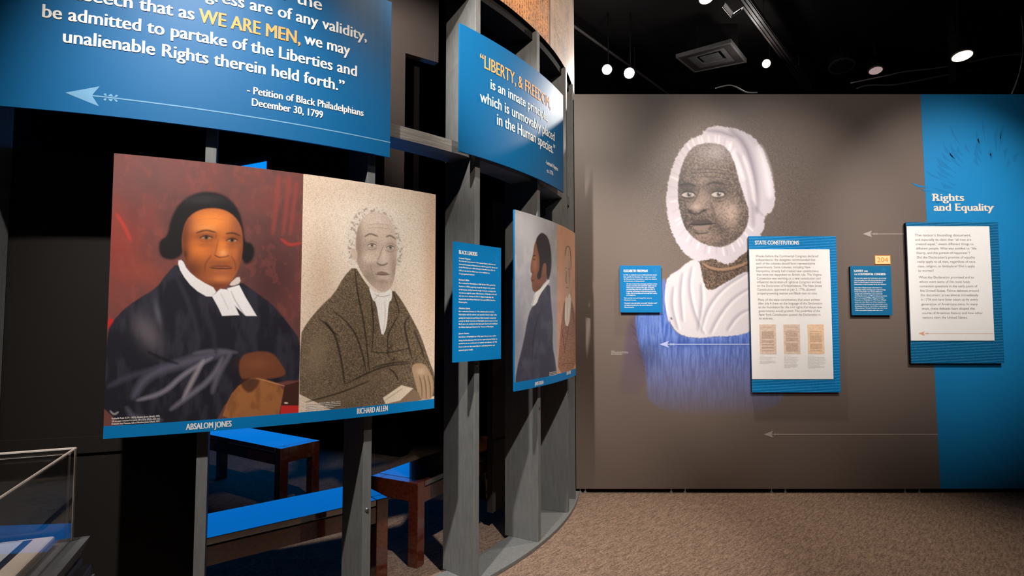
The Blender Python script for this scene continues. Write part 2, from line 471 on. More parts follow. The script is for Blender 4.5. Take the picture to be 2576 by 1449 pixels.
def grid(name, P, col, m, parent=None, keep=None):
    """a printed sheet: a fine grid whose vertices carry the ink colour"""
    ny, nx = P.shape[:2]
    idx = np.arange(ny * nx).reshape(ny, nx)
    q = np.stack([idx[:-1, :-1], idx[:-1, 1:], idx[1:, 1:], idx[1:, :-1]], -1).reshape(-1, 4)
    V = P.reshape(-1, 3); K = col.reshape(-1, 3)
    if keep is not None:
        kk = keep.reshape(-1); q = q[kk[q].any(1)]
        used = np.unique(q); mp = np.full(ny * nx, -1); mp[used] = np.arange(len(used)); q = mp[q]; V = V[used]; K = K[used]
    me = bpy.data.meshes.new(name)
    me.vertices.add(len(V)); me.vertices.foreach_set('co', V.astype(np.float32).ravel())
    me.loops.add(q.size); me.loops.foreach_set('vertex_index', q.astype(np.int32).ravel())
    me.polygons.add(len(q)); me.polygons.foreach_set('loop_start', np.arange(0, q.size, 4, dtype=np.int32))
    me.update(calc_edges=True)
    a = me.color_attributes.new('ink', 'FLOAT_COLOR', 'POINT')
    a.data.foreach_set('color', np.concatenate([np.clip(K, 0, 1), np.ones((len(K), 1))], 1).astype(np.float32).ravel())
    return link(name, me, m, parent)

def arc_sheet(t0, t1, z0, z1, r, nx, nz):
    t = np.linspace(t0, t1, nx)[None, :]; z = np.linspace(z1, z0, nz)[:, None]
    P = np.empty((nz, nx, 3)); P[..., 0] = RCX + r * np.cos(t); P[..., 1] = RCY + r * np.sin(t); P[..., 2] = z
    return P

# ================================================================== THE ROOM
struct('floor', MB().box((-9, -3, -.1), (8, 10, 0)).mesh('floor'), 'carpet')
struct('ceiling', MB().box((-9, -3, 4.3), (8, 10, 4.4)).mesh('ceiling'), 'black')
struct('wall_far', MB().box((-9, 8.6, 0), (8, 8.7, 4.3)).mesh('wall_far'), 'black')
struct('wall_left', MB().box((-6.1, -3, 0), (-6.0, 8.6, 4.3)).mesh('wall_left'), 'black')
struct('wall_right', MB().box((7.0, -3, 0), (7.1, 8.6, 4.3)).mesh('wall_right'), 'black')
struct('wall_behind', MB().box((-6, -2.6, 0), (7, -2.5, 4.3)).mesh('wall_behind'), 'dark')

# the free-standing mural wall
WX0, WX1, WZ0, WZ1 = on_wall(1446, 600)[0], 5.6, .032, on_wall(1900, 237)[1]
wall = struct('wall_back', MB().box((WX0, WY, WZ0), (WX1, WY + .09, WZ1)).mesh('wall_back'), 'wall')
bx0, bx1 = on_wall(2315, 240)[0], on_wall(2366, 1230)[0]
wput = lambda d: (lambda x, z: (x, WY - d, z))
mb = MB()
mb.quadstrip([[(bx1, WY - .0008, WZ0 + .002), (WX1, WY - .0008, WZ0 + .002), (WX1, WY, WZ0 + .002), (bx1, WY, WZ0 + .002)],
              [(bx0, WY - .0008, WZ1 - .001), (WX1, WY - .0008, WZ1 - .001), (WX1, WY, WZ1 - .001), (bx0, WY, WZ1 - .001)]])
band = mb.obj('blue_band', 'band', wall)
# printed fan of feather strokes on the blue band
mb = MB()
for i in range(34):
    a = PI * (.98 - .62 * i / 33) + random.uniform(-.04, .04)
    cx, cz = on_wall(2500, 520); r0 = random.uniform(.30, .52); ln_ = random.uniform(.08, .2); w = random.uniform(.006, .04)
    d = (math.cos(a), math.sin(a)); n_ = (-d[1], d[0])
    p0 = (cx + d[0] * r0, cz + d[1] * r0); p1 = (cx + d[0] * (r0 + ln_), cz + d[1] * (r0 + ln_)); pm = (cx + d[0] * (r0 + ln_ * .6) + n_[0] * w, cz + d[1] * (r0 + ln_ * .6) + n_[1] * w)
    mb.flat([(p0[0], WY - .0012, p0[1]), (p1[0], WY - .0012, p1[1]), (pm[0], WY - .0012, pm[1])])
mb.obj('feather_print', 'feather', wall)
# slab-serif title
mb = Rows()
SER = {'R': [(0, 0), (0, 1), (.62, 0)], 'i': [(.5, 0)], 'h': [(.2, 0), (.8, 0)], 'n': [(.2, 0), (.8, 0)], 'd': [(.86, 0)], 'a': [(.86, 0)], 'u': [(.86, 0)],
       'l': [(.5, 0)], 'q': [(.84, -.33)], 'E': [(.1, 0), (.1, 1)], 'y': [(.1, .66), (.9, .66)], 't': [(.5, 0)]}
def serif_line(mb, txt, L, R_, cap_px, put, serif=True):
    x0, z0 = on_wall(*L); x1, z1 = on_wall(*R_); cap = cap_px * WY / FPX; z = (z0 + z1) / 2
    mb = add_text(mb, txt, put, x0, x1, z, cap, 0, .045); put0 = put; k_ = [0]; put = lambda x, z: (x, put0(x, z)[1] - .0002 - .00003 * k_[0], z)
    if not serif: return
    v, _ = glyphs(txt, .012); a, b = v[:, 0].min(), v[:, 0].max(); sc = (x1 - x0) / (b - a)
    for i, ch in enumerate(txt):
        if ch not in SER: continue
        va, _ = glyphs(txt[:i + 1], .012); hi = va[:, 0].max()
        vc, _ = glyphs(ch, .012); wch = vc[:, 0].max() - vc[:, 0].min(); lo = hi - wch
        for (u, h) in SER[ch]:
            cx = x0 + (lo + wch * u - a) * sc; cz = z + h * cap; hw = .17 * cap; t = .07 * cap
            dz = 0 if h <= 0 else -2 * t; k_[0] += 1
            mb.flat([put(cx - hw, cz + dz), put(cx + hw, cz + dz), put(cx + hw, cz + dz + 2 * t), put(cx - hw, cz + dz + 2 * t)])
serif_line(mb, 'Rights', (2347.5, 505.5), (2424.5, 505.5), 18.5, wput(.0016))
serif_line(mb, 'and Equality', (2349.5, 530.3), (2498.5, 530.3), 18.5, wput(.0016))
o = mb.obj('title_lettering', 'cream', wall); o['label'] = 'cream slab-serif title lettering reading Rights and Equality'
for (x0, y0, x1, m_) in ((2170, 588.5, 2285, 'paleline'), (1659, 866, 1900, 'lavender'), (1921, 1092.5, 2359, 'paleline')):
    a, z = on_wall(x0, y0); b, _ = on_wall(x1, y0)
    mb = MB(); arrow(mb, wput(.0012), a, b, z, .072, .0055); mb.obj('arrow_print', m_, wall)
mb = Rows()
for i, (t, x1) in enumerate((('Elizabeth Freeman,', 1546), ('Watercolor on ivory, 1811. Portrait miniature,', 1580.5), ('Massachusetts Historical Society collection,', 1580.5), ('gift of a family member.', 1566))):
    a, z = on_wall(1538, 883.5 + i * 2.75); b, _ = on_wall(x1, 883)
    add_text(mb, t, wput(.0012), a, b, z, .0052, .02)
mb.obj('credit_lettering', 'white', wall)
# levelling feet under the wall and a black block standing in for the dark gap behind them
MB().box((WX0 + .01, WY + .03, 0), (WX1, WY + .08, WZ0)).obj('dark_gap_block', 'black', wall)
for px in (1473, 1690, 1725, 1943, 1978, 2280, 2316, 1460):
    x, _ = on_wall(px, 1232)
    MB().tube([(x, WY + .016, 0), (x, WY + .016, .006), (x, WY + .016, .010), (x, WY + .016, .034)], [.012, .012, .004, .004], 10).obj('foot', 'foot', wall)

# ------------------------------------------------------------------ the printed figure on the mural wall
def mural():
    x0, zt = on_wall(1525, 300); x1, zb = on_wall(2010, 1110)
    nx, nz = 330, 540
    X = np.linspace(x0, x1, nx)[None, :].repeat(nz, 0); Z = np.linspace(zt, zb, nz)[:, None].repeat(nx, 1)
    P = np.stack([X, np.full_like(X, WY - .00015), Z], -1)
    px, py = photo_xy(P)
    a = (px - 1500) * 2.5875; b = (py - 560) * 2.5875          # lower tracing
    p = Paint(a, b, BROWN)
    fade = np.clip(1 - (b - 700) / 560, 0, 1) ** 1.1
    streak = .55 + .9 * fbm(a / 7, b / 70, 3)
    body = [(430, 350), (450, 400), (450, 500), (470, 650), (520, 720), (600, 750), (760, 745), (1000, 715), (1080, 650), (1130, 700), (1180, 900), (1250, 1250), (340, 1260), (330, 950), (270, 760), (255, 600), (300, 560), (420, 560)]
    arm = [(205, 640), (260, 590), (330, 700), (370, 850), (350, 1010), (280, 1120), (140, 1120), (170, 930), (190, 780)]
    mA = p.mask(arm, 26); p.put(mA * np.clip(1.1 - (b - 800) / 420, 0, 1), (100, 84, 96))
    for q in range(7): p.line([(225 + q * 10, 660 + q * 48), (275 + q * 12, 720 + q * 46), (325 + q * 6, 800 + q * 40)], 12, (66, 58, 62), .45 * (1 - q / 9))
    mB = p.mask(body, 14); p.put(mB * fade, (72, 104, 188))
    p.put(mB * fade * np.clip((streak - .9) * 2.4, 0, .6), (132, 158, 220))
    p.put(mB * fade * np.clip((.95 - streak) * 2.2, 0, .6), (44, 66, 128))
    p.put(mB * np.clip((b - 860) / 300, 0, 1) * fade, (112, 108, 142))
    p.blob(330, 850, 70, 90, (58, 58, 80), .6); p.blob(320, 640, 60, 120, (120, 150, 225), .5, within=mB)
    p.blob(640, 790, 260, 26, (40, 72, 150), .5, within=mB)
    # neck and shawl
    neck = [(620, 200), (690, 150), (800, 160), (990, 120), (1010, 300), (870, 380), (728, 455), (688, 400), (672, 290)]
    mN = p.mask(neck, 5); p.put(mN, (92, 74, 62))
    g = fbm(a / 6, b / 6, 21, 3); p.put(mN * np.clip((g - .5) * 3, 0, .6), (150, 124, 106)); p.put(mN * np.clip((.46 - g) * 4, 0, .7), (48, 38, 33))
    p.line([(690, 262), (740, 296), (830, 308), (930, 284), (1000, 250)], 15, (168, 132, 104), .9); p.line([(690, 276), (740, 312), (830, 324), (930, 300), (1000, 266)], 5, (62, 46, 38), .8)
    shawl = [(445, 420), (470, 345), (535, 312), (590, 262), (640, 232), (676, 262), (690, 370), (728, 458), (870, 375), (1010, 295), (1060, 500), (1050, 660), (1000, 718), (860, 742), (765, 738), (690, 752), (610, 748), (530, 722), (478, 650), (452, 520)]
    mS = p.mask(shawl, 4, wob=5); p.put(mS, (212, 204, 208))
    for f in (((560, 330), (545, 460), (560, 640)), ((620, 290), (600, 420), (640, 600), (700, 720)), ((680, 400), (690, 520), (660, 700)), ((980, 330), (820, 430), (720, 560), (680, 700)), ((1010, 420), (880, 500), (790, 620), (740, 720)), ((1020, 560), (920, 600), (850, 700)), ((500, 420), (490, 540), (530, 690))):
        p.line(f, 26, (146, 138, 152), .6, 22); p.line([(u + 16, v + 4) for u, v in f], 16, (246, 242, 242), .6, 14)
    p.line([(486, 618), (492, 630)], 9, (50, 46, 50)); p.line([(455, 430), (450, 520), (474, 645)], 10, (252, 250, 250), .7)
    # head: upper tracing
    a = (px - 1440) * 2.4155; b = (py - 220) * 2.4155; p.x, p.y = a, b
    bonnet = [(568, 705), (582, 560), (618, 450), (655, 380), (715, 312), (790, 285), (800, 258), (870, 230), (930, 238), (1040, 262), (1112, 310), (1160, 380), (1192, 470), (1226, 590), (1232, 680), (1218, 752), (1164, 780), (1166, 850), (1140, 905), (1070, 985), (1000, 1040), (960, 1075), (905, 1070), (850, 1035), (760, 1062), (690, 1020), (640, 955), (600, 870), (578, 790)]
    mBn = p.mask(bonnet, 4, wob=9); p.put(mBn, (206, 196, 204))
    for f, c, k, w in ((((960, 260), (1040, 330), (1090, 450), (1120, 620), (1120, 760)), (138, 126, 140), .85, 34), (((1000, 400), (1060, 520), (1090, 660), (1100, 840)), (152, 140, 152), .75, 28), (((820, 262), (900, 268), (980, 300)), (140, 130, 144), .75, 22),
                       (((1130, 360), (1180, 500), (1200, 660)), (248, 240, 244), .8, 40), (((1040, 420), (1085, 560), (1110, 720)), (246, 238, 240), .6, 26), (((1160, 780), (1120, 740), (1090, 690)), (150, 140, 152), .5, 14), (((940, 330), (1000, 440), (1040, 560)), (240, 232, 236), .6, 30)):
        p.line(f, w, c, k, w)
    face = [(640, 600), (655, 500), (690, 410), (735, 360), (800, 338), (880, 338), (945, 372), (985, 455), (1010, 560), (1048, 680), (1076, 760), (1060, 850), (1010, 920), (940, 965), (865, 972), (780, 945), (705, 890), (662, 800), (644, 700)]
    for i in range(46):                                       # crimped frill round the face
        t = i / 46; q = smooth(face, 2); n_ = len(q); u, v = q[int(t * n_)]; cx, cy = 860, 650
        if u > 960 and v < 820: continue
        d = math.hypot(u - cx, v - cy); s_ = (d + random.uniform(42, 60)) / d
        p.line([(u, v), (cx + (u - cx) * s_, cy + (v - cy) * s_)], 11, random.choice([(250, 244, 248), (186, 174, 186), (244, 236, 240)]), .5, 9)
    mF = p.mask(face, 5, wob=5); p.put(mF, (106, 90, 82))
    g = fbm(a / 7, b / 7, 31, 3)
    def shade(cx, cy, rx, ry, c, k, rot=0): p.blob(cx, cy, rx, ry, c, k, rot, mF)
    shade(870, 385, 110, 60, (168, 156, 158), .75); shade(970, 760, 60, 70, (198, 172, 158), .85); shade(780, 690, 60, 60, (170, 146, 134), .7)
    shade(800, 900, 80, 36, (160, 134, 120), .6); shade(690, 540, 60, 70, (74, 62, 58), .5); shade(660, 720, 40, 120, (62, 52, 48), .7)
    shade(1040, 800, 40, 110, (60, 50, 46), .6); shade(960, 560, 50, 110, (66, 56, 52), .5); shade(900, 870, 120, 24, (66, 54, 50), .45, .3); shade(720, 820, 60, 60, (58, 48, 44), .7); shade(760, 790, 90, 40, (70, 58, 54), .6); shade(660, 560, 30, 60, (58, 49, 46), .6); shade(1020, 660, 40, 80, (62, 53, 49), .5); shade(780, 560, 40, 30, (150, 128, 118), .5); shade(900, 740, 60, 50, (168, 144, 132), .5)
    p.put(mF * np.clip((g - .52) * 2.4, 0, .35), (164, 142, 130)); p.put(mF * np.clip((.47 - g) * 3, 0, .4), (54, 45, 42))
    for y_ in (495, 515, 540): p.line([(720, y_ + 8), (800, y_), (880, y_ + 4), (960, y_ + 18)], 6, (48, 40, 38), .6)
    # eyes, brows, nose and mouth
    shade(700, 625, 62, 46, (46, 38, 36), .7); shade(880, 625, 70, 44, (46, 38, 36), .65)
    p.line([(645, 600), (690, 582), (750, 598)], 18, (40, 33, 32), .85); p.line([(812, 592), (860, 574), (930, 590)], 15, (40, 33, 32), .85)
    for ex, ey in ((703, 650), (884, 648)):
        p.poly([(ex - 44, ey + 2), (ex - 10, ey - 17), (ex + 30, ey - 10), (ex + 42, ey + 6), (ex + 6, ey + 18), (ex - 26, ey + 14)], (190, 176, 170), 3)
        p.blob(ex + 6, ey, 13, 14, (30, 25, 25), 1.4); p.line([(ex - 46, ey), (ex - 10, ey - 20), (ex + 34, ey - 12), (ex + 46, ey + 4)], 7, (26, 22, 22)); p.line([(ex - 36, ey + 18), (ex + 4, ey + 28), (ex + 44, ey + 16)], 6, (40, 33, 32), .7); p.blob(ex + 10, ey - 5, 4, 4, (220, 214, 212), .9)
        p.line([(ex - 30, ey + 40), (ex + 10, ey + 48), (ex + 50, ey + 34)], 8, (52, 44, 42), .5)
    p.line([(775, 600), (758, 660), (722, 715), (700, 735)], 8, (60, 50, 46), .6); p.line([(700, 738), (712, 762), (760, 772), (792, 750), (818, 742)], 11, (32, 26, 25), .9)
    p.blob(752, 726, 30, 22, (188, 164, 152), .8); p.line([(830, 690), (852, 730), (866, 780)], 16, (56, 47, 44), .55, 14); p.blob(716, 752, 12, 9, (26, 21, 21), .9); p.blob(800, 748, 13, 9, (26, 21, 21), .9)
    p.line([(690, 770), (682, 830), (700, 870)], 10, (48, 40, 37), .6); p.line([(846, 770), (890, 830), (905, 900)], 22, (62, 53, 49), .4, 20)
    p.poly([(716, 822), (760, 800), (790, 806), (820, 796), (862, 826), (800, 838), (750, 838)], (72, 58, 54), 4); p.poly([(726, 842), (780, 838), (850, 834), (810, 866), (770, 870), (740, 862)], (136, 116, 108), 5)
    p.line([(712, 830), (770, 836), (820, 830), (868, 826)], 9, (26, 21, 21)); p.line([(740, 882), (780, 890), (830, 880)], 10, (50, 42, 39), .8)
    diff = np.abs(p.c - lin(BROWN)).max(-1)
    m = diff > .0008
    grid('figure_print', P, p.c, 'p_mur', wall, m)['label'] = 'printed half-length figure in a white bonnet, white shawl and blue dress'
mural()

# ================================================================== CURVED DISPLAY FRAME
D = math.radians
frame = thing('curved_display_frame', 'tall curved grey timber frame of upright fins standing on a curved base', 'display frame', loc=ring_pt(D(-45), 0, 2.9))
MB().arc(D(-84), D(-9.5), 0, .022, 2.79, 3.0, 90).obj('base_plate', 'post', frame, .003)
POSTS = [-77.6, -63.5, -51.7, -40.1, -28.75, -18.4, -12.9]
for k, th in enumerate(POSTS):
    t = D(th); ex = (math.cos(t), math.sin(t)); ey = (-ex[1], ex[0])
    top = 3.026
    h = .0185 if k < 6 else .016
    p = MB().obox((RCX, RCY), ex, ey, 2.765, 2.985, -h, h, .022, top).obj('post', 'post', frame, .002)
    if k in (2, 3, 4):
        z = {2: .50, 3: 1.07, 4: .78}[k]; c = Vector(ring_pt(t, z, 2.984)); n = Vector((ex[0], ex[1], 0))
        MB().tube([c, c + n * .003, c + n * .006], [.009, .009, .005], 12).obj('bolt', 'bolt', p)
for a, b in zip(POSTS[:-1], POSTS[1:]):
    MB().arc(D(a) + .0065, D(b) - .0065, 2.118, 2.178, 2.80, 2.955, 10).obj('cross_rail', 'grain', frame)
    MB().arc(D(a) + .0065, D(b) - .0065, 2.975, 3.026, 2.80, 2.955, 10).obj('head_rail', 'black', frame)
settle(frame)

# curved banner printed with old documents, above the frame
def banner():
    root = thing('curved_document_banner', 'curved beige banner printed with old handwritten and printed documents above the fins', 'banner', loc=ring_pt(D(-30), 3.03, 2.97))
    MB().arc(D(-60), D(-8.2), 3.031, 4.0, 2.955, 2.974, 90).obj('backing_board', 'black', root)
    P = arc_sheet(D(-60), D(-8.2), 3.031, 4.0, 2.9765, 900, 190)
    px, py = photo_xy(P)
    T = np.linspace(-60, -8.2, 900)[None, :].repeat(190, 0); Zz = P[..., 2]
    p = Paint(T * 2.977 * PI / 180 * 1000, Zz * 1000, (206, 176, 150))      # millimetres along the banner
    x, z = p.x, p.y
    left = np.clip((-25.0 - T) / .3, 0, 1)
    p.put(left, (222, 152, 100)); p.put(left * np.clip(fbm(x / 60, z / 200, 4) * 2 - .7, 0, .6), (236, 176, 126))
    p.put(np.exp(-((T + 25.0) / .35) ** 2) * .85, (84, 54, 36))
    p.put(np.clip(fbm(x / 120, z / 120, 8) * 1.6 - .7, 0, .5), (160, 136, 116))
    # columns of printed letters running upwards on the left sheet
    col = np.abs(((x / 26) % 1) - .5) < .24; ch = (noise2(np.floor(x / 6.5), np.floor(z / 7), 3) > .36) & (noise2(x / 3.2, z / 3.2, 6) > .42)
    p.put(left * col * ch * .85, (64, 42, 30))
    # slanting rows of handwriting on the right sheet
    u = x * .55 + z * .85; v = -x * .85 + z * .55
    row = np.abs(((u / 17) % 1) - .5) < .2; wr = fbm(v / 16, u / 5, 12, 3) > .47
    blk = (T > -23.5) & (T < -15.6) & (fbm(x / 170, z / 170, 15) > .36)
    p.put((1 - left) * row * wr * blk * .75, (92, 74, 64))
    grid('document_print', P, p.c, 'p_parch', root); settle(root)
banner()

# ================================================================== PANELS ON THE FRAME
def arc_board(name, label, cat, t0, t1, z0, z1, m, group=None):
    root = thing(name, label, cat, group, ring_pt((t0 + t1) / 2, z0, RS - .01))
    MB().arc(t0, t1, z0, z1, RS - .010, RS, 40).obj('board', m, root)
    # stand-off blocks that carry the board on the fins
    for th in POSTS:
        t = D(th)
        if t0 + .01 < t < t1 - .004 and th > -77:
            for z in (z0 + (z1 - z0) * .2, z0 + (z1 - z0) * .8):
                ex = (math.cos(t), math.sin(t)); ey = (-ex[1], ex[0])
                MB().obox((RCX, RCY), ex, ey, 2.9855, RS - .0105, -.012, .012, z - .03, z + .03).obj('standoff', 'back', root)
    return root

# --- large quotation sign
big = arc_board('quotation_sign', 'large blue quotation sign about the petition of 1799, top left', 'sign', D(-80.5), on_ring(983, 200)[0], 2.0, 2.694, 'sign', 'quotation signs on the curved frame')
w = Rows(); g = Rows()
arc_line(w, 'if the Bill of Rights, or the', (205, -62), (809, 26), 36, level=True)
arc_line(w, 'declaration of Congress are of any validity,', (118, -14), (922, 104), 34, level=True)
arc_line(w, 'we beseech that as', (70, 2), (488, 50), 35, level=True)
arc_line(g, 'WE ARE MEN,', (501, 58.5), (755, 108), 35)
arc_line(w, 'we may', (766, 110), (880, 139), 29)
arc_line(w, 'be admitted to partake of the Liberties and', (107, 41), (897, 194), 34)
arc_line(w, 'unalienable Rights therein held forth.”', (159, 107), (866, 230), 34)
arc_line(w, '- Petition of Black Philadelphians', (622, 234.5), (914, 292), 19)
arc_line(w, 'December 30, 1799', (634, 266), (812, 297), 19)
w.obj('white_lettering', 'white', big); g.obj('orange_lettering', 'orange', big)
t0, z0, _ = on_ring(164, 234); t1, z1, _ = on_ring(982, 358)
a = MB(); sc = 1 / RS
arrow(a, lambda x, z: ring_pt(x * sc, z, RS + .0006), t0 * RS, t1 * RS, (z0 + z1) / 2, .098, .0045); a.obj('arrow_print', 'skyline', big)
settle(big)

# --- small quotation sign
t0, t1 = on_ring(1156.5, 200)[0], on_ring(1417, 350)[0]
sm = arc_board('quotation_sign', 'smaller curved blue sign quoting liberty and freedom, beside the brown wall', 'sign', t0, t1, 2.105, 2.739, 'sign', 'quotation signs on the curved frame')
w = Rows(); g = Rows()
arc_line(g, '“LIBERTY, & FREEDOM,', (1207.8, 171), (1385, 270.5), 33, .016)
arc_line(w, 'is an innate principle,', (1234.5, 226), (1378.5, 304), 26, .016)
arc_line(w, 'which is unmovably placed', (1207.8, 256.5), (1395, 354), 28, .016)
arc_line(w, 'in the Human species.”', (1250.7, 314.5), (1396, 388.5), 29, .016)
arc_line(w, '-Lemuel Haynes', (1373, 412), (1403.5, 430), 11, .02)
arc_line(w, 'ca. 1776', (1375.5, 433.5), (1391.5, 441), 10, .02)
w.obj('white_lettering', 'white', sm); g.obj('orange_lettering', 'orange', sm); settle(sm)

# --- double portrait board on the left
def sheet(root, label, t0, t1, z0, z1, nx, nz, m, painter):
    P = arc_sheet(t0, t1, z0, z1, RS + .0008, nx, nz); px, py = photo_xy(P)
    o = grid('portrait_print', P, painter(px, py), m, root); o['label'] = label; return o

def paint_robed_man(px, py):
    p = Paint((px - 240) * 1.907, (py - 370) * 1.907, (106, 66, 62)); x, y = p.x, p.y
    n = fbm(x / 90, y / 90, 2); n2 = fbm(x / 26, y / 40, 7)
    p.put(np.clip((n - .42) * 1.8, 0, .5), (126, 64, 56)); p.put(np.clip((.5 - n) * 1.8, 0, .5), (94, 56, 54))
    p.blob(110, 470, 130, 190, (150, 56, 46), .65); p.blob(250, 130, 260, 110, (108, 72, 70), .7); p.blob(850, 640, 130, 220, (74, 44, 46), .85); p.blob(230, 600, 90, 60, (160, 70, 50), .4)
    p.put(np.clip((n2 - .58) * 2, 0, .22) * np.clip((x - 80) / 60, 0, 1), (150, 78, 68))
    for q in ((880, 130), (930, 140), (965, 170)): p.line([(q[0], q[1]), (q[0] - 10, 260), (q[0] - 30, 420)], 22, (150, 66, 60), .6, 16)
    p.line([(890, 440), (930, 472), (985, 460)], 14, (178, 58, 50), .8); p.line([(100, 320), (140, 380), (170, 450)], 16, (196, 62, 46), .6); p.poly([(60, 822), (88, 820), (84, 880), (60, 890)], (190, 36, 34), 3)
    # robe
    robe = [(50, 890), (110, 800), (200, 730), (290, 680), (340, 610), (396, 552), (420, 620), (520, 690), (600, 700), (690, 640), (760, 690), (850, 755), (925, 845), (985, 930), (995, 1120), (900, 1120), (640, 1200), (560, 1350), (20, 1360)]
    mR = p.mask(robe, 5, 1); p.put(mR, (30, 29, 38))
    g = fbm(x / 40, y / 120, 11); p.put(mR * np.clip((g - .48) * 2.4, 0, .5), (56, 54, 66))
    p.blob(250, 890, 50, 90, (112, 102, 108), .6, -.5, mR); p.blob(300, 800, 14, 60, (110, 106, 116), .5, -.2, mR)
    for f, w_, c, k in ((((180, 1200), (250, 1090), (400, 1040), (540, 1000), (640, 985)), 40, (92, 88, 104), .8), (((200, 1215), (330, 1180), (420, 1090), (560, 1010)), 20, (140, 134, 146), .7), (((420, 1210), (470, 1110), (520, 1020)), 20, (152, 142, 148), .8), (((360, 1260), (440, 1200), (560, 1110), (610, 1010)), 22, (120, 114, 128), .7),
                       (((150, 1250), (180, 1300), (320, 1310)), 24, (96, 90, 104), .6), (((560, 1180), (590, 1080), (650, 990)), 24, (104, 98, 110), .7), (((60, 1150), (160, 1100), (300, 1060)), 26, (66, 64, 78), .7), (((470, 990), (560, 975), (680, 985)), 18, (96, 90, 102), .7), (((250, 980), (330, 1020), (400, 1040)), 14, (20, 19, 26), .8), (((500, 730), (560, 860), (580, 990)), 24, (44, 42, 52), .8), (((400, 640), (470, 800), (500, 960)), 22, (50, 48, 60), .7), (((70, 1265), (90, 1285), (110, 1270)), 8, (180, 170, 170), .7)):
        p.line(f, w_, c, k, w_ * .8)
    # sleeve end, hand, book
    p.poly([(690, 1000), (780, 978), (850, 985), (892, 1040), (922, 1095), (840, 1112), (740, 1118), (690, 1112)], (112, 64, 42), 6); p.blob(780, 1040, 70, 30, (140, 82, 54), .5)
    p.poly([(640, 1200), (700, 1130), (770, 1100), (908, 1145), (890, 1240), (878, 1300), (600, 1318)], (158, 100, 58), 4, it=1); p.put(p.mask([(640, 1200), (700, 1130), (770, 1100), (908, 1145), (890, 1240), (878, 1300), (600, 1318)], 4, 1) * np.clip((n2 - .45) * 2, 0, .6), (126, 74, 44))
    p.poly([(908, 1143), (990, 1120), (990, 1280), (880, 1300), (890, 1240)], (66, 36, 30), 3, it=0); p.poly([(892, 1240), (990, 1240), (990, 1278), (886, 1282)], (196, 44, 40), 3, it=0); p.line([(908, 1228), (922, 1228)], 6, (250, 220, 200)); p.line([(770, 1108), (908, 1146)], 5, (200, 140, 90), .8)
    p.poly([(690, 1112), (760, 1108), (800, 1120), (740, 1190), (700, 1150)], (58, 34, 28), 8, .8)
    # hair
    p.poly([(390, 545), (318, 535), (302, 490), (308, 445), (345, 428), (360, 345), (400, 268), (470, 222), (545, 211), (622, 228), (682, 285), (710, 370), (715, 455), (750, 458), (768, 500), (748, 556), (708, 562), (690, 480), (560, 420), (440, 480)], (28, 24, 26), 9); p.blob(520, 250, 110, 24, (60, 56, 60), .5)
    # head
    fc = [(414, 470), (420, 395), (446, 335), (505, 297), (590, 292), (655, 318), (698, 375), (708, 440), (704, 520), (682, 600), (640, 660), (588, 682), (520, 662), (462, 612), (428, 545)]
    mF = p.mask(fc, 5); p.put(mF, (160, 86, 48))
    def sh(cx, cy, rx, ry, c, k, rot=0): p.blob(cx, cy, rx, ry, c, k, rot, mF)
    sh(560, 352, 96, 52, (238, 138, 62), .95); sh(530, 390, 50, 20, (242, 160, 92), .5); sh(680, 370, 30, 50, (128, 80, 60), .6); sh(440, 350, 30, 40, (132, 78, 62), .6); sh(610, 480, 34, 80, (230, 130, 58), .85); sh(500, 490, 66, 56, (220, 118, 50), .85); sh(672, 500, 26, 44, (196, 112, 60), .6)
    sh(425, 430, 30, 130, (96, 50, 28), .85); sh(455, 590, 66, 60, (92, 48, 30), .85); sh(585, 668, 90, 26, (98, 50, 32), .8); sh(698, 560, 18, 120, (120, 64, 38), .8); sh(604, 632, 44, 17, (204, 120, 68), .8); sh(430, 515, 16, 30, (46, 28, 22), .7)
    sh(530, 428, 58, 20, (104, 54, 30), .75); sh(657, 440, 44, 19, (104, 54, 30), .75); sh(524, 468, 44, 12, (150, 80, 44), .6); sh(656, 478, 34, 11, (150, 80, 44), .6); sh(604, 556, 54, 16, (132, 70, 42), .7)
    p.line([(556, 520), (528, 556), (524, 596)], 9, (112, 58, 34), .6); p.line([(652, 524), (672, 556), (674, 590)], 8, (112, 58, 34), .55); p.line([(480, 350), (560, 340), (650, 354)], 4, (178, 102, 58), .4); p.line([(582, 410), (578, 440)], 5, (120, 64, 36), .5)
    p.line([(484, 412), (530, 396), (578, 410)], 9, (64, 36, 24), .85); p.line([(626, 416), (660, 410), (694, 426)], 9, (64, 36, 24), .85)
    for ex, ey, r in ((532, 436, 30), (656, 449, 28)):
        p.poly([(ex - r, ey), (ex - 4, ey - 11), (ex + r, ey - 1), (ex + 4, ey + 9)], (176, 132, 96), 2.5); p.blob(ex, ey - 2, 10, 9, (34, 22, 18), 1.3); p.line([(ex - r - 2, ey), (ex - 4, ey - 13), (ex + r + 2, ey - 2)], 5, (48, 28, 20)); p.line([(ex - r, ey + 14), (ex, ey + 20), (ex + r, ey + 12)], 5, (134, 72, 40), .6)
    p.line([(590, 440), (580, 490), (572, 512)], 7, (140, 76, 42), .6); p.line([(570, 516), (590, 530), (616, 528), (642, 520)], 7, (92, 48, 30), .85); p.blob(612, 508, 18, 14, (238, 164, 106), .7)
    p.line([(550, 576), (590, 570), (606, 574), (628, 570), (656, 580)], 12, (112, 58, 42), .9); p.line([(552, 580), (600, 584), (654, 583)], 5, (56, 28, 22)); p.line([(570, 598), (606, 606), (640, 598)], 10, (164, 92, 64), .7)
    # collar and bands
    p.poly([(392, 545), (418, 540), (440, 590), (500, 640), (588, 684), (552, 728), (470, 680), (412, 606)], (226, 220, 218), 3, it=1); p.poly([(640, 658), (690, 614), (698, 652), (655, 668)], (214, 200, 190), 3, it=1)
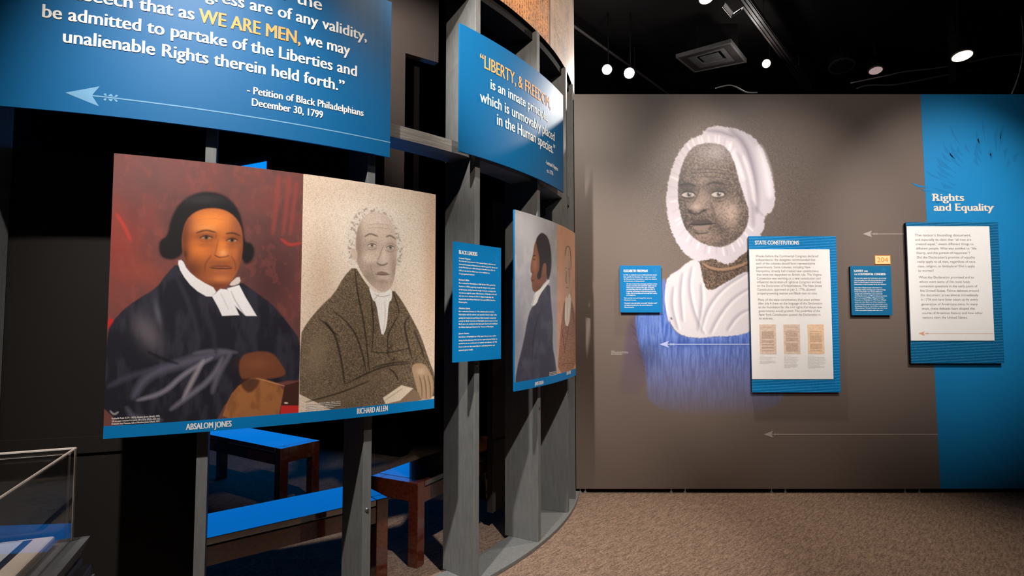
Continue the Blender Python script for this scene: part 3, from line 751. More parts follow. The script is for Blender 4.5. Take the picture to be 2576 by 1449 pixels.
    p.poly([(560, 716), (600, 680), (634, 684), (660, 740), (690, 806), (608, 810), (590, 770)], (232, 227, 226), 3, it=0); p.poly([(632, 678), (690, 662), (720, 720), (774, 810), (722, 810), (660, 752)], (236, 231, 230), 3, it=0); p.line([(650, 690), (672, 740), (716, 806)], 6, (168, 158, 160), .7); p.line([(600, 700), (640, 780)], 8, (200, 192, 194), .6)
    return p.c * 1.04

def paint_coated_man(px, py):
    p = Paint((px - 740) * 2.195, (py - 420) * 2.195, (226, 204, 182)); x, y = p.x, p.y
    p.blob(440, 380, 300, 330, (242, 228, 212), .9); p.blob(770, 500, 60, 500, (190, 148, 112), .7); p.put(np.clip(1 - y / 260, 0, .5), (206, 182, 160)); p.blob(150, 600, 90, 240, (196, 160, 128), .5)
    s1 = noise2(x / 2.6, y / 2.6, 3); p.put(np.clip((.42 - s1) * 1.6, 0, .34), (132, 106, 84))
    coat = [(32, 930), (70, 860), (150, 765), (222, 700), (270, 610), (334, 542), (380, 620), (440, 700), (520, 720), (545, 672), (590, 730), (640, 815), (700, 930), (742, 1060), (778, 1150), (782, 1300), (28, 1362)]
    mC = p.mask(coat, 3, 1); p.put(mC, (98, 82, 64)); s2 = noise2(x / 3.0, y / 3.0, 8); p.put(mC * np.clip((s2 - .52) * 2.2, 0, .45), (164, 140, 112)); p.put(mC * np.clip((.42 - s2) * 2.6, 0, .55), (54, 43, 34))
    p.blob(120, 1040, 70, 140, (138, 116, 92), .6, .2, mC); p.blob(380, 1210, 160, 40, (120, 98, 78), .5, -.4, mC); p.blob(180, 1290, 140, 60, (124, 102, 80), .5, 0, mC)
    for f, w_ in ((((335, 560), (350, 700), (390, 880), (415, 1130)), 9), (((220, 800), (300, 860), (360, 960), (400, 1140)), 9), (((140, 840), (220, 900), (260, 1060), (280, 1200)), 11), (((575, 820), (540, 880), (512, 940), (520, 1050)), 8), (((640, 820), (605, 860), (625, 960), (650, 1060)), 10), (((430, 1020), (510, 1030), (640, 1000)), 6), (((430, 1110), (540, 1080), (640, 1075)), 8), (((280, 1200), (420, 1130), (520, 1095), (640, 1085)), 9), (((60, 1300), (250, 1250), (420, 1180)), 8), (((420, 690), (440, 860), (430, 1010)), 8), (((520, 1110), (560, 1140), (575, 1180)), 9), (((170, 850), (200, 900), (240, 930)), 10), (((660, 900), (700, 990), (720, 1060)), 8), (((545, 690), (575, 770), (580, 815)), 7), (((650, 1110), (670, 1180), (690, 1270)), 12)):
        p.line(f, w_, (38, 30, 24), .85)
    for bx, by in ((528, 992), (545, 1060)): p.blob(bx, by, 12, 14, (60, 46, 36), 1.2); p.blob(bx - 3, by - 4, 5, 5, (150, 126, 100), .8)
    # cravat
    p.poly([(410, 655), (440, 690), (490, 700), (540, 668), (540, 735), (522, 745), (512, 880), (486, 942), (470, 860), (452, 745), (432, 735)], (240, 233, 226), 3, it=1); p.line([(440, 700), (480, 720), (535, 705)], 5, (176, 160, 146), .8); p.line([(500, 740), (505, 830), (490, 920)], 5, (200, 188, 176), .8); p.line([(440, 735), (470, 700)], 5, (186, 170, 156), .8)
    # hair and head
    hair = [(302, 530), (294, 430), (298, 330), (335, 262), (400, 218), (470, 216), (530, 258), (566, 330), (596, 410), (600, 480), (586, 545), (562, 540), (545, 400), (340, 400), (352, 520), (332, 545)]
    mH = p.mask(hair, 8); p.put(mH, (226, 212, 198)); sw = fbm(x / 9, y / 9, 4); p.put(mH * np.clip((.48 - sw) * 5, 0, .75), (146, 124, 106))
    fc = [(342, 520), (338, 420), (350, 330), (385, 268), (450, 240), (515, 268), (548, 320), (566, 400), (568, 500), (556, 610), (530, 680), (480, 694), (425, 655), (375, 590)]
    mF = p.mask(fc, 4); p.put(mF, (212, 190, 172))
    def sh(cx, cy, rx, ry, c, k, rot=0): p.blob(cx, cy, rx, ry, c, k, rot, mF)
    sh(450, 290, 80, 50, (226, 208, 192), .8); sh(360, 470, 30, 130, (150, 128, 110), .7); sh(410, 610, 60, 60, (140, 118, 102), .7); sh(550, 560, 22, 100, (156, 134, 116), .7); sh(420, 500, 40, 30, (222, 202, 184), .7); sh(500, 480, 14, 60, (228, 208, 190), .7); sh(490, 655, 50, 22, (180, 156, 138), .6); sh(425, 435, 50, 34, (156, 134, 118), .55); sh(532, 440, 34, 34, (156, 134, 118), .55)
    sh(350, 380, 22, 120, (142, 120, 104), .6); sh(440, 545, 60, 18, (158, 134, 118), .5); sh(490, 632, 40, 12, (150, 126, 110), .6); sh(505, 700, 70, 14, (140, 116, 100), .6)
    p.put(mF * np.clip((.42 - s1) * 1.4, 0, .3), (120, 98, 82))
    p.line([(388, 386), (420, 366), (462, 384)], 9, (96, 78, 64), .85); p.line([(508, 386), (530, 376), (560, 398)], 9, (96, 78, 64), .85)
    for ex, ey, r in ((430, 434, 27), (532, 446, 24)):
        p.poly([(ex - r, ey), (ex, ey - 12), (ex + r, ey), (ex, ey + 10)], (226, 212, 198), 2.5); p.blob(ex, ey - 1, 9, 9, (78, 62, 52), 1.2); p.line([(ex - r, ey), (ex, ey - 14), (ex + r, ey)], 4, (76, 60, 50)); p.line([(ex - r, ey + 16), (ex, ey + 26), (ex + r, ey + 14)], 4, (130, 108, 92), .7); p.line([(ex - r - 6, ey - 10), (ex, ey - 30), (ex + r + 4, ey - 12)], 4, (136, 114, 98), .6)
    for y_ in (320, 340): p.line([(400, y_), (460, y_ - 8), (530, y_ + 4)], 4, (160, 138, 120), .6)
    p.line([(490, 440), (470, 500), (456, 525)], 5, (140, 118, 100), .7); p.line([(456, 528), (472, 542), (498, 542), (518, 530)], 7, (90, 72, 60), .85)
    p.poly([(450, 588), (478, 574), (500, 580), (528, 590), (500, 596), (470, 594)], (142, 116, 100), 3); p.poly([(456, 598), (500, 598), (526, 594), (506, 618), (474, 614)], (204, 180, 162), 3); p.line([(448, 592), (490, 598), (530, 593)], 4, (70, 54, 46)); p.line([(420, 540), (432, 590), (440, 620)], 5, (150, 128, 110), .6)
    p.poly([(310, 448), (345, 452), (352, 500), (338, 520), (318, 500)], (206, 184, 166), 4)
    # hand and book
    p.poly([(640, 1090), (715, 1080), (750, 1130), (772, 1190), (764, 1270), (745, 1290), (690, 1280), (668, 1190)], (172, 142, 112), 4)
    for f in (((690, 1150), (705, 1210), (706, 1275)), ((715, 1150), (728, 1210), (730, 1280)), ((738, 1150), (752, 1210), (752, 1275))): p.line(f, 6, (96, 74, 58), .8)
    p.blob(700, 1130, 24, 18, (204, 176, 148), .7); p.poly([(490, 1275), (592, 1205), (658, 1222), (585, 1290), (505, 1310)], (218, 200, 176), 3, it=0); p.poly([(505, 1312), (585, 1292), (658, 1224), (690, 1250), (690, 1290), (500, 1330)], (132, 108, 86), 3, it=0); p.line([(500, 1290), (600, 1222)], 4, (150, 128, 106), .8)
    return p.c * 1.04

TA, TM, TB = on_ring(275, 700)[0], on_ring(757, 740)[0], on_ring(1094, 750)[0]
PZ0, PZB, PZ1 = .895, .937, 1.871
left = arc_board('portrait_board', 'wide board with portraits of a robed man on red and a grey-haired man', 'portrait board', TA, TB, PZ0, PZ1, 'blue', 'portrait boards on the curved frame')
MB().arc(TA, TB, PZ0, PZB, RS, RS + .001, 40).obj('caption_band', 'blue', left)
sheet(left, 'portrait print of a man in a black robe with white bands against red', TA, TM, PZB, PZ1, 330, 440, 'p_oil', paint_robed_man)
sheet(left, 'sepia stipple portrait print of a grey-haired man in a dark coat', TM, TB, PZB, PZ1, 300, 460, 'p_eng', paint_coated_man)
w = Rows()
arc_line(w, 'ABSALOM JONES', (468, 1081.5), (582, 1073), 15, .04); arc_line(w, 'RICHARD ALLEN', (898.5, 1041), (975, 1034), 14, .04)
for i, (t, r_) in enumerate((('Raphaelle Peale (1774 - 1825), Absalom Jones (detail), 1810,', 402), ('Oil on paper mounted to board, 30 x 25 in. (76.2 x 63.5 cm),', 402.5), ('Delaware Art Museum, Gift of Absalom Jones School, 1971', 401))):
    arc_line(w, t, (281, 1056 + i * 6.7), (r_, 1047.5 + i * 6.7), 4.4, .03)
for i, (t, r_) in enumerate((('Peter Maverick, Richard Allen, 1823, stipple', 857), ('engraving on paper, National Portrait', 857), ('Gallery, Smithsonian Institution', 857), ('gift of the museum trustees', 840))):
    arc_line(w, t, (768, 1019 + i * 4.4), (r_, 1011.5 + i * 4.4), 3.2, .03)
w.obj('lettering', 'white', left); settle(left)

# --- double portrait board on the right
def paint_profile_man(px, py):
    p = Paint((px - 1100) * 2.684, (py - 480) * 2.684, (166, 164, 168)); x, y = p.x, p.y
    n = fbm(x / 40, y / 90, 5); p.put(np.clip((n - .45) * 2, 0, .5), (196, 192, 192)); p.blob(620, 260, 90, 130, (196, 194, 196), .7); p.blob(540, 1000, 60, 260, (120, 118, 128), .7); p.blob(790, 800, 30, 300, (150, 142, 146), .6)
    p.poly([(525, 1330), (530, 1230), (585, 1010), (606, 880), (632, 790), (665, 768), (690, 700), (760, 608), (768, 750), (782, 900), (778, 1050), (800, 1160), (815, 1330)], (64, 62, 74), 5, it=1); p.put(p.mask([(525, 1330), (530, 1230), (585, 1010), (606, 880), (632, 790), (665, 768), (690, 700), (760, 608), (768, 750), (782, 900), (778, 1050), (800, 1160), (815, 1330)], 5, 1) * np.clip((n - .5) * 2.2, 0, .5), (92, 90, 102)); p.line([(700, 800), (650, 950), (640, 1150)], 10, (44, 43, 52), .7)
    mF = p.mask([(668, 330), (652, 372), (646, 432), (634, 472), (627, 544), (642, 556), (633, 584), (632, 606), (640, 622), (638, 640), (646, 682), (684, 688), (706, 640), (745, 600), (750, 500), (720, 380), (690, 330)], 3, 1); p.put(mF, (124, 80, 60)); p.blob(660, 490, 16, 60, (168, 112, 84), .7, 0, mF); p.blob(690, 660, 30, 24, (92, 58, 46), .6, 0, mF)
    p.line([(646, 440), (664, 436)], 7, (40, 28, 24)); p.line([(648, 462), (662, 464)], 7, (46, 32, 28)); p.line([(634, 604), (656, 604)], 5, (66, 40, 34)); p.line([(632, 548), (648, 552)], 5, (70, 44, 36))
    p.poly([(663, 332), (688, 292), (712, 280), (748, 312), (768, 390), (773, 500), (760, 585), (742, 606), (738, 560), (735, 490), (716, 492), (706, 540), (700, 594), (676, 598), (672, 566), (690, 530), (690, 450), (678, 400)], (44, 38, 40), 4, it=1)
    p.poly([(712, 500), (730, 482), (738, 510), (734, 548), (718, 566)], (136, 88, 68), 3)
    p.poly([(655, 692), (700, 660), (752, 596), (760, 612), (730, 650), (692, 702), (668, 770), (632, 778), (646, 740)], (226, 222, 216), 3, it=1); p.line([(660, 700), (650, 740), (640, 775)], 5, (160, 152, 148), .8)
    return p.c * 1.05

def paint_seated_man(px, py):
    p = Paint((px - 1100) * 2.684, (py - 480) * 2.684, (210, 158, 122)); x, y = p.x, p.y
    n = fbm(x / 12, y / 40, 6); p.put(np.clip((.5 - n) * 1.6, 0, .4), (176, 124, 92)); p.blob(840, 500, 24, 260, (222, 172, 136), .6)
    coat = [(812, 1240), (824, 1040), (838, 900), (852, 770), (864, 735), (862, 900), (890, 915), (904, 735), (920, 790), (940, 860), (940, 1240)]
    mC = p.mask(coat, 3, 1); p.put(mC, (150, 106, 78)); s2 = noise2(x / 2.2, y / 3, 8); p.put(mC * np.clip((s2 - .5) * 2, 0, .5), (196, 150, 116)); p.put(mC * np.clip((.42 - s2) * 2, 0, .5), (98, 66, 48))
    for f in (((838, 900), (850, 1000), (862, 1080)), ((890, 915), (872, 1000), (858, 1100)), ((862, 740), (855, 830), (858, 900)), ((905, 740), (915, 830), (925, 900)), ((830, 1180), (880, 1160), (930, 1170))): p.line(f, 4, (84, 54, 40), .8)
    p.poly([(862, 742), (876, 690), (896, 690), (905, 742), (890, 915), (860, 908)], (232, 214, 196), 2, it=1); p.line([(876, 720), (876, 900)], 3, (190, 164, 144), .8)
    mF = p.mask([(860, 560), (864, 430), (876, 376), (890, 382), (900, 440), (902, 540), (897, 640), (884, 724), (874, 724), (864, 660)], 3, 1); p.put(mF, (206, 166, 136)); p.blob(892, 560, 8, 90, (150, 108, 84), .6, 0, mF)
    p.line([(863, 440), (868, 390), (880, 370), (894, 384), (902, 440), (904, 530)], 6, (84, 56, 42), .9)
    for f in (((862, 524), (872, 522)), ((884, 528), (896, 530)), ((872, 540), (868, 620), (878, 624)), ((868, 652), (886, 654))): p.line(f, 4, (70, 44, 34), .9)
    return p.c * 1.05

QA, QM, QB = on_ring(1294.5, 700)[0], on_ring(1401.3, 750)[0], on_ring(1447, 760)[0]
right = arc_board('portrait_board', 'narrow curved portrait board beside the brown wall, with a man in profile', 'portrait board', QA, QB, .915, 1.885, 'blue', 'portrait boards on the curved frame')
MB().arc(QA, QB, .915, .962, RS, RS + .001, 30).obj('caption_band', 'blue', right)
sheet(right, 'portrait print of a dark-haired man in profile on grey', QA, QM, .962, 1.885, 150, 330, 'p_oil', paint_profile_man)
sheet(right, 'sepia portrait print of a man with a long white cravat', QM, QB, .962, 1.885, 110, 330, 'p_oil', paint_seated_man)
w = Rows()
arc_line(w, 'JAMES FORTEN', (1345.5, 971.5), (1367, 965), 9, .04); arc_line(w, 'LEMUEL HAYNES', (1425.5, 943.5), (1436, 939.5), 8, .04)
for i in range(3): arc_line(w, 'James Forten, by an unidentified artist, watercolor', (1382, 940.5 + i * 3.6), (1399.5, 934 + i * 3.6), 2.4, .03)
w.obj('lettering', 'white', right); settle(right)

# --- flat text panel on the fin between the portrait boards
def black_leaders():
    tm = D(-40.85); ex = (-math.sin(tm), math.cos(tm)); o = ring_pt(tm, 0, RS + .004); ny = (math.cos(tm), math.sin(tm))
    tl, tr = on_ring(1138.8, 700)[0] - tm, on_ring(1257.3, 700)[0] - tm
    h0, h1 = tl * RS, tr * RS; z0, z1 = 1.0945, 1.663
    root = thing('text_panel', 'tall narrow blue text panel headed Black Leaders, fixed to a grey fin', 'text panel', loc=(o[0], o[1], z0))
    MB().obox(o, ex, ny, h0, h1, -.009, 0, z0, z1).obj('board', 'blue', root)
    t = D(POSTS[3]); a = (math.cos(t), math.sin(t))
    MB().obox((RCX, RCY), a, (-a[1], a[0]), 2.9855, RS - .006, -.014, .014, 1.2, 1.5).obj('standoff', 'back', root)
    put = lambda x, z: (o[0] + ex[0] * x + ny[0] * .0005, o[1] + ex[1] * x + ny[1] * .0005, z)
    U = lambda px: h0 + (px - 84) / 535 * (h1 - h0); V = lambda py: z1 - (py - 42) / 1372 * (z1 - z0)
    L = [('BLACK LEADERS', 178, 335, 44), ('Lemuel Haynes', 234, 260, 19), ('Born free in Connecticut in 1753, Lemuel Haynes enlisted as an', 266, 548, 17), ('indentured servant in Massachusetts until the age of 21. He served', 304, 573, 17), ('in the Massachusetts militia during the Revolutionary War. In', 338, 543, 17), ('1785, he was the first Black man to be ordained as a', 376, 480, 17), ('Congregational minister.', 413, 308, 17),
         ('Richard Allen', 484, 245, 19), ('Born enslaved in Philadelphia in 1760, Richard Allen gained his', 520, 548, 17), ('freedom in 1783 by agreeing to pay his enslaver over a period', 558, 543, 17), ('of three years. He had earned enough money by working in the', 595, 553, 17), ('meantime at night for years. Allen became a Methodist at the old', 632, 562, 17), ('and went on to dedicate his life to religious leadership. He', 668, 525, 17), ('founded the first African Methodist Episcopal (AME) Church in', 705, 548, 17), ('Philadelphia.', 740, 228, 17),
         ('Absalom Jones', 810, 258, 19), ('Born enslaved in Delaware in 1746, Absalom Jones moved to', 845, 535, 17), ('Philadelphia with his enslaver and attended school at night. After', 882, 568, 17), ('gaining his freedom he and Richard Allen founded a mutual aid', 920, 555, 17), ('society for Black Americans in Philadelphia. Jones became the first', 955, 575, 17), ('Black man to be ordained in the Episcopal Church and established', 990, 573, 17), ('the African Episcopal Church of St. Thomas in Philadelphia.', 1025, 530, 17),
         ('James Forten', 1099, 245, 19), ('Born free in Philadelphia in 1766, James Forten was a sailor', 1137, 560, 17), ('during the Revolutionary War and was captured by the British. He', 1177, 573, 17), ('worked at the war and became an inventor and sailmaker. In 1798,', 1212, 570, 17), ('Forten took over the ownership of a sailmaking business and', 1250, 543, 17), ('amassed great wealth.', 1288, 293, 17)]
    mb = Rows((ny[0] * .0001, ny[1] * .0001, 0))
    for s, y, r, c in L: add_text(mb, s, put, U(136), U(r), V(y), c / 1372 * (z1 - z0), 0, .05)
    mb.obj('lettering', 'white', root)
    mb = MB(); cu, cv = U(566), V(190)
    for k in range(6):
        a_ = k * PI / 3 + .3; b_ = (k + 2) * PI / 3 + .3; R_ = .022
        p0 = (cu + R_ * math.cos(a_), cv + R_ * 1.3 * math.sin(a_)); p1 = (cu + R_ * .3 * math.cos(b_), cv + R_ * .4 * math.sin(b_))
        mb.flat([put(*p0), put(p0[0] + .0012, p0[1]), put(p1[0] + .0012, p1[1]), put(*p1)])
    mb.obj('star_emblem', 'seal', root); settle(root)
black_leaders()

# ================================================================== PANELS ON THE MURAL WALL
def wall_panel(name, label, cat, TLp, BRp, m, thick=.030, back=True):
    Y = WY - thick
    x0, z1 = on_wall(*TLp, Y); x1, z0 = on_wall(*BRp, Y)
    root = thing(name, label, cat, 'text panels on the brown mural wall' if back else None, ((x0 + x1) / 2, WY, z0))
    if back:
        MB().box((x0, Y, z0), (x1, Y + .006, z1)).obj('board', m, root, .0008)
        MB().box((x0 + .004, Y + .006, z0 + .006), (x1 - .004, WY - .0045, z1 - .004)).obj('backing', 'back', root)  # black block puts the shade behind the raised board into its colour
    else:
        MB().box((x0, Y, z0), (x1, WY - .0005, z1)).obj('board', m, root, .001)
    return root, Y, x0, x1, z0, z1

def lines(mb, rows, Y, X, V, cap, off, lefts, twice=0.0):
    put = lambda x, z: (x, Y, z)
    for (s, y, r), l_ in zip(rows, lefts): add_text(mb, s, put, X(l_), X(r), V(y), cap, off, twice)

def emblem(root, cx, cz, R, Y):
    mb = MB()
    for k in range(5):
        a = k * 2 * PI / 5 + .35; b = a + .9
        p = [(cx, cz), (cx + R * math.cos(a), cz + R * math.sin(a)), (cx + R * .9 * math.cos(b), cz + R * .9 * math.sin(b))]
        for (ax, az), (bx, bz) in zip(p, p[1:] + p[:1]):
            L = math.hypot(bx - ax, bz - az); nx, nz = -(bz - az) / L * .0009, (bx - ax) / L * .0009
            mb.flat([(ax, Y, az), (bx, Y, bz), (bx + nx, Y, bz + nz), (ax + nx, Y, az + nz)])
    mb.obj('star_emblem', 'seal', root)

# small panel, left
root, Y, x0, x1, z0, z1 = wall_panel('text_panel', 'small square blue text panel on the brown wall, nearest the curved frame', 'text panel', (1559, 668), (1664.5, 786), 'blue')
X = lambda q: x0 + (q - 178) / 1012 * (x1 - x0); V = lambda q: z1 - (q - 165) / 1140 * (z1 - z0)
mb = Rows(); put = lambda x, z: (x, Y - .0005, z)
add_text(mb, 'ELIZABETH FREEMAN', put, X(275), X(855), V(325), 60 / 1140 * (z1 - z0), 0, .05)
R = [('In 1781, an enslaved woman in Massachusetts named', 405, 1080), ('Bett sued for her freedom. Her court case tested', 456, 1050), ('the Massachusetts Constitution, which was adopted', 507, 1080), ('the Declaration of Independence.', 557, 788),
     ('All men are born free and equal, and have certain', 624, 1085), ('natural, essential, and unalienable rights; among', 670, 1070), ('which may be reckoned the right of enjoying', 716, 1020), ('and defending their lives and liberties; that of', 760, 1030), ('acquiring, possessing, and protecting property;', 806, 1058), ('in fine, that of seeking and obtaining their safety', 852, 1080), ('and happiness.', 896, 565),
     ('Bett won her case and changed her name to', 966, 955), ('Elizabeth Freeman.', 1016, 578), ('Freeman’s case and other successful “freedom suits”', 1090, 1088), ('set legal precedents for the end of slavery in', 1140, 965), ('Massachusetts.', 1190, 520)]
lines(mb, R, Y - .0005, X, V, 25 / 1140 * (z1 - z0), 0, [273] * 4 + [335] * 7 + [282] * 5, .05)
mb.obj('lettering', 'white', root); emblem(root, X(1060), V(300), .022, Y - .001); settle(root)

# small panel, right
root, Y, x0, x1, z0, z1 = wall_panel('text_panel', 'small dark blue text panel on slavery and Congress, below the orange number tag', 'text panel', (2139, 669), (2245.5, 793), 'navy')
X = lambda q: x0 + (q - 155) / 850 * (x1 - x0); V = lambda q: z1 - (q - 312) / 1003 * (z1 - z0)
put = lambda x, z: (x, Y - .0005, z)
mb = Rows(); c_ = (z1 - z0) / 1003
add_text(mb, 'SLAVERY', put, X(226), X(420), V(434), 44 * c_, 0, .05); add_text(mb, 'AND', put, X(438), X(518), V(434), 30 * c_, 0, .05)
add_text(mb, 'THE', put, X(228), X(296), V(500), 30 * c_, 0, .05); add_text(mb, 'CONTINENTAL CONGRESS', put, X(310), X(884), V(500), 42 * c_, 0, .05)
R = [('The men who signed the Declaration were mostly', 572, 896), ('white and wealthy men with slavery in their lives, but at', 614, 880), ('least 41 of the 56 signers of the Declaration of', 655, 822), ('Independence enslaved people during their lifetimes.', 697, 898),
     ('Some of those delegates brought enslaved laborers to', 766, 808), ('Philadelphia. Robert Hemings, part of the Hemings', 808, 878), ('family at Monticello, was Thomas Jefferson’s', 848, 806), ('teenaged valet and lived in the rooms rented in the', 890, 808), ('city during the summer of 1776. An enslaved man named', 932, 900), ('Prince accompanied William Whipple from New', 973, 844), ('Hampshire to Philadelphia in 1776. Prince Whipple', 1015, 882), ('joined with other Black men of New Hampshire to', 1057, 866), ('submit a freedom petition to the state’s leaders in the', 1100, 902), ('Revolutionary War for the “God of Nature” gave people of', 1140, 900), ('African descent “Life and Freedom, upon the Terms', 1180, 896), ('of the most perfect Equality with other men.”', 1225, 815)]
lines(mb, R, Y - .0005, X, V, 21 * c_, 0, [226] * 16, .05)
mb.obj('lettering', 'white', root); emblem(root, X(850), V(390), .02, Y - .001); settle(root)

# orange number tag
root, Y, x0, x1, z0, z1 = wall_panel('number_tag', 'small peach and orange tag reading 204 on the brown wall', 'tag', (2200.5, 642.5), (2240.5, 664.5), 'tagp', .006, False)
e = .0035; mb = MB()
for a, b, c, d in ((x0, x1, z0, z0 + e), (x0, x1, z1 - e, z1), (x0, x0 + e, z0 + e, z1 - e), (x1 - e, x1, z0 + e, z1 - e)): mb.flat([(a, Y - .0008, c), (b, Y - .0008, c), (b, Y - .0008, d), (a, Y - .0008, d)])
mb.obj('border_print', 'tago', root)
mb = Rows(); add_text(mb, '204', lambda x, z: (x, Y - .001, z), x0 + (x1 - x0) * .13, x0 + (x1 - x0) * .84, z0 + (z1 - z0) * .23, (z1 - z0) * .55, 0); mb.obj('number', 'tago', root); settle(root)

def small_print(root, name, m, x0, x1, z0, z1, Y, seed):
    """thumbnail of an old printed page"""
    o = MB().box((x0, Y - .0006, z0), (x1, Y, z1)).obj(name, m, root)
    rnd = random.Random(seed); mb = MB(); w_ = x1 - x0; h = z1 - z0; z = z1 - h * .10
    while z > z0 + h * .09:
        head = z > z1 - h * .24
        if rnd.random() < (.25 if head else .93):
            x = x0 + w_ * (.2 if head else .13); end = x1 - w_ * (.2 if head else .13) * rnd.uniform(.9, 1.3)
            while x < end:
                l_ = min(rnd.uniform(.004, .016), end - x)
                mb.flat([(x, Y - .0005, z), (x + l_, Y - .0005, z), (x + l_, Y - .0012, z + h * .009), (x, Y - .0012, z + h * .009)]); x += l_ + .002
        z -= h * (.05 if head else .021)
        if rnd.random() < .04: z -= h * .05
    mb.obj('page_print', 'brownink', o)

# State Constitutions panel
root, Y, x0, x1, z0, z1 = wall_panel('text_panel', 'large blue panel headed State Constitutions with three small document prints', 'text panel', (1883, 594), (2115, 987), 'script')
F = Y - .006
wx0, wz1 = on_wall(1882.5, 627, F); wx1, wz0 = on_wall(2097, 954, F)
wx0 = x0 + .001
MB().box((wx0, F, wz0), (wx1, Y, wz1)).obj('white_board', 'paper', root, .0008)
put = lambda x, z: (x, Y - .0005, z)
mb = Rows(); a, zz = on_wall(1899.5, 615.3, Y); b, _ = on_wall(2010, 615, Y); add_text(mb, 'STATE CONSTITUTIONS', put, a, b, zz, 9.8 * WY / FPX, 0, .045); mb.obj('heading_lettering', 'white', root)
X = lambda q: on_wall(1880 + q / 6.3, 700, F)[0]; V = lambda q: on_wall(1900, 590 + q / 6.3, F)[1]
R = [('Weeks before the Continental Congress declared', 360, 1130), ('independence, the delegates recommended that', 418, 1085), ('each of the colonies should form representative', 476, 1078), ('governments. Some colonies, including New', 535, 1005), ('Hampshire, already had created new constitutions', 595, 1130), ('that were not dependent on British rule. The Virginia', 653, 1178), ('Convention was working on a new constitution and', 712, 1157), ('influential declaration of rights as Congress worked', 770, 1165), ('on the Declaration of Independence. The New Jersey', 828, 1180), ('Constitution, approved on July 2, 1776, allowed', 888, 1070), ('property-owning women and Black men to vote.', 948, 1100),
     ('Many of the state constitutions that were written', 1050, 1140), ('after July 4 drew on the language of the Declaration', 1108, 1172), ('as the foundation for the civil rights that these new', 1168, 1168), ('governments would protect. The preamble of the', 1228, 1138), ('New York Constitution quoted the Declaration in', 1287, 1140), ('its entirety.', 1345, 395)]
mb = Rows(); lines(mb, R, F - .0005, X, V, .0172, .004, [140 + (r[1] - 360) * .03 for r in R])
mb.obj('body_lettering', 'greyink', root)
for i, (l_, m_) in enumerate(((1910, 'tan'), (1970.3, 'tan'), (2030.6, 'peach'))):
    a, t = on_wall(l_, 815.8, F); b, q = on_wall(l_ + 43.5, 890.7, F); small_print(root, 'document_print', m_, a, b, q, t, F, i + 3)
mb = Rows(); X2 = lambda q: on_wall(1880 + q / 6.9, 900, F)[0]; V2 = lambda q: on_wall(1900, 790 + q / 6.9, F)[1]
for l_, rows in ((215, [(733, 300), (757, 490), (775, 440), (795, 410), (822, 470), (836, 495), (850, 490), (864, 360)]), (635, [(733, 752), (757, 885), (776, 855), (796, 882), (815, 886), (834, 858), (853, 852), (880, 870), (895, 865), (910, 868), (924, 855), (938, 745)]), (1048, [(733, 1160), (757, 1335), (776, 1350), (796, 1340), (815, 1365), (834, 1325), (853, 1355), (872, 1325), (892, 1255), (917, 1335), (931, 1325), (946, 1165)])):
    for j, (y, r_) in enumerate(rows): add_text(mb, ['Constitution of the state printed in 1776, courtesy', 'Library Company of Philadelphia, first edition and', 'collection of the museum, shown here as the page'][j % 3][:max(9, int((r_ - l_) / 6.2))], lambda x, z: (x, F - .0005, z), X2(l_), X2(r_), V2(y), .0052, .004)
mb.obj('caption_lettering', 'faintink', root); settle(root)

# Rights panel
root, Y, x0, x1, z0, z1 = wall_panel('text_panel', 'large deep blue panel with white text board below the title lettering', 'text panel', (2279, 559), (2527, 914), 'scriptd', .034)
F = Y - .007
wx0, wz1 = on_wall(2274, 569, F); wx1, wz0 = on_wall(2502, 857, F); wx0 = x0
MB().box((wx0, F, wz0), (wx1, Y, wz1)).obj('white_board', 'paper', root, .0008)
X = lambda q: on_wall(2282 + q / 5.367, 700, F)[0]; V = lambda q: on_wall(2300, 560 + q / 5.367, F)[1]
R = [('and especially its claim that “all men are', 245, 888), ('created equal,” meant different things to', 303, 915), ('different people. Who was entitled to “life,', 363, 957), ('liberty, and the pursuit of happiness”?', 423, 862), ('Did the Declaration’s promise of equality', 483, 930), ('really apply to all men, regardless of race,', 543, 938), ('class, religion, or birthplace? Did it apply', 603, 922), ('to women?', 662, 362),
     ('What the Declaration promised and to', 753, 902), ('whom were some of the most hotly', 813, 845), ('contested questions in the early years of', 873, 943), ('the United States. Fierce debates around', 933, 958), ('the document arose almost immediately', 993, 950), ('in 1776 and have been taken up by every', 1053, 942), ('generation of Americans since. In many', 1115, 937), ('ways, these debates have shaped the', 1175, 893), ('course of American history and how other', 1235, 1000), ('nations view the United States.', 1295, 790)]
mb = Rows(); lines(mb, R, F - .0005, X, V, .0172, .004, [130 + (r[1] - 245) * .055 for r in R])
add_text(mb, 'The nation’s founding document,', lambda x, z: (x, F - .0005, z), X(126), X(888), V(186), .0185, .012)
mb.obj('body_lettering', 'greyink', root)
a, z = on_wall(2310, 839, F); b = wx1 - .004
mb = MB(); arrow(mb, lambda x, z_: (x, F - .0005, z_), a, b, z, .05, .003); mb.obj('arrow_print', 'apricot', root); settle(root)

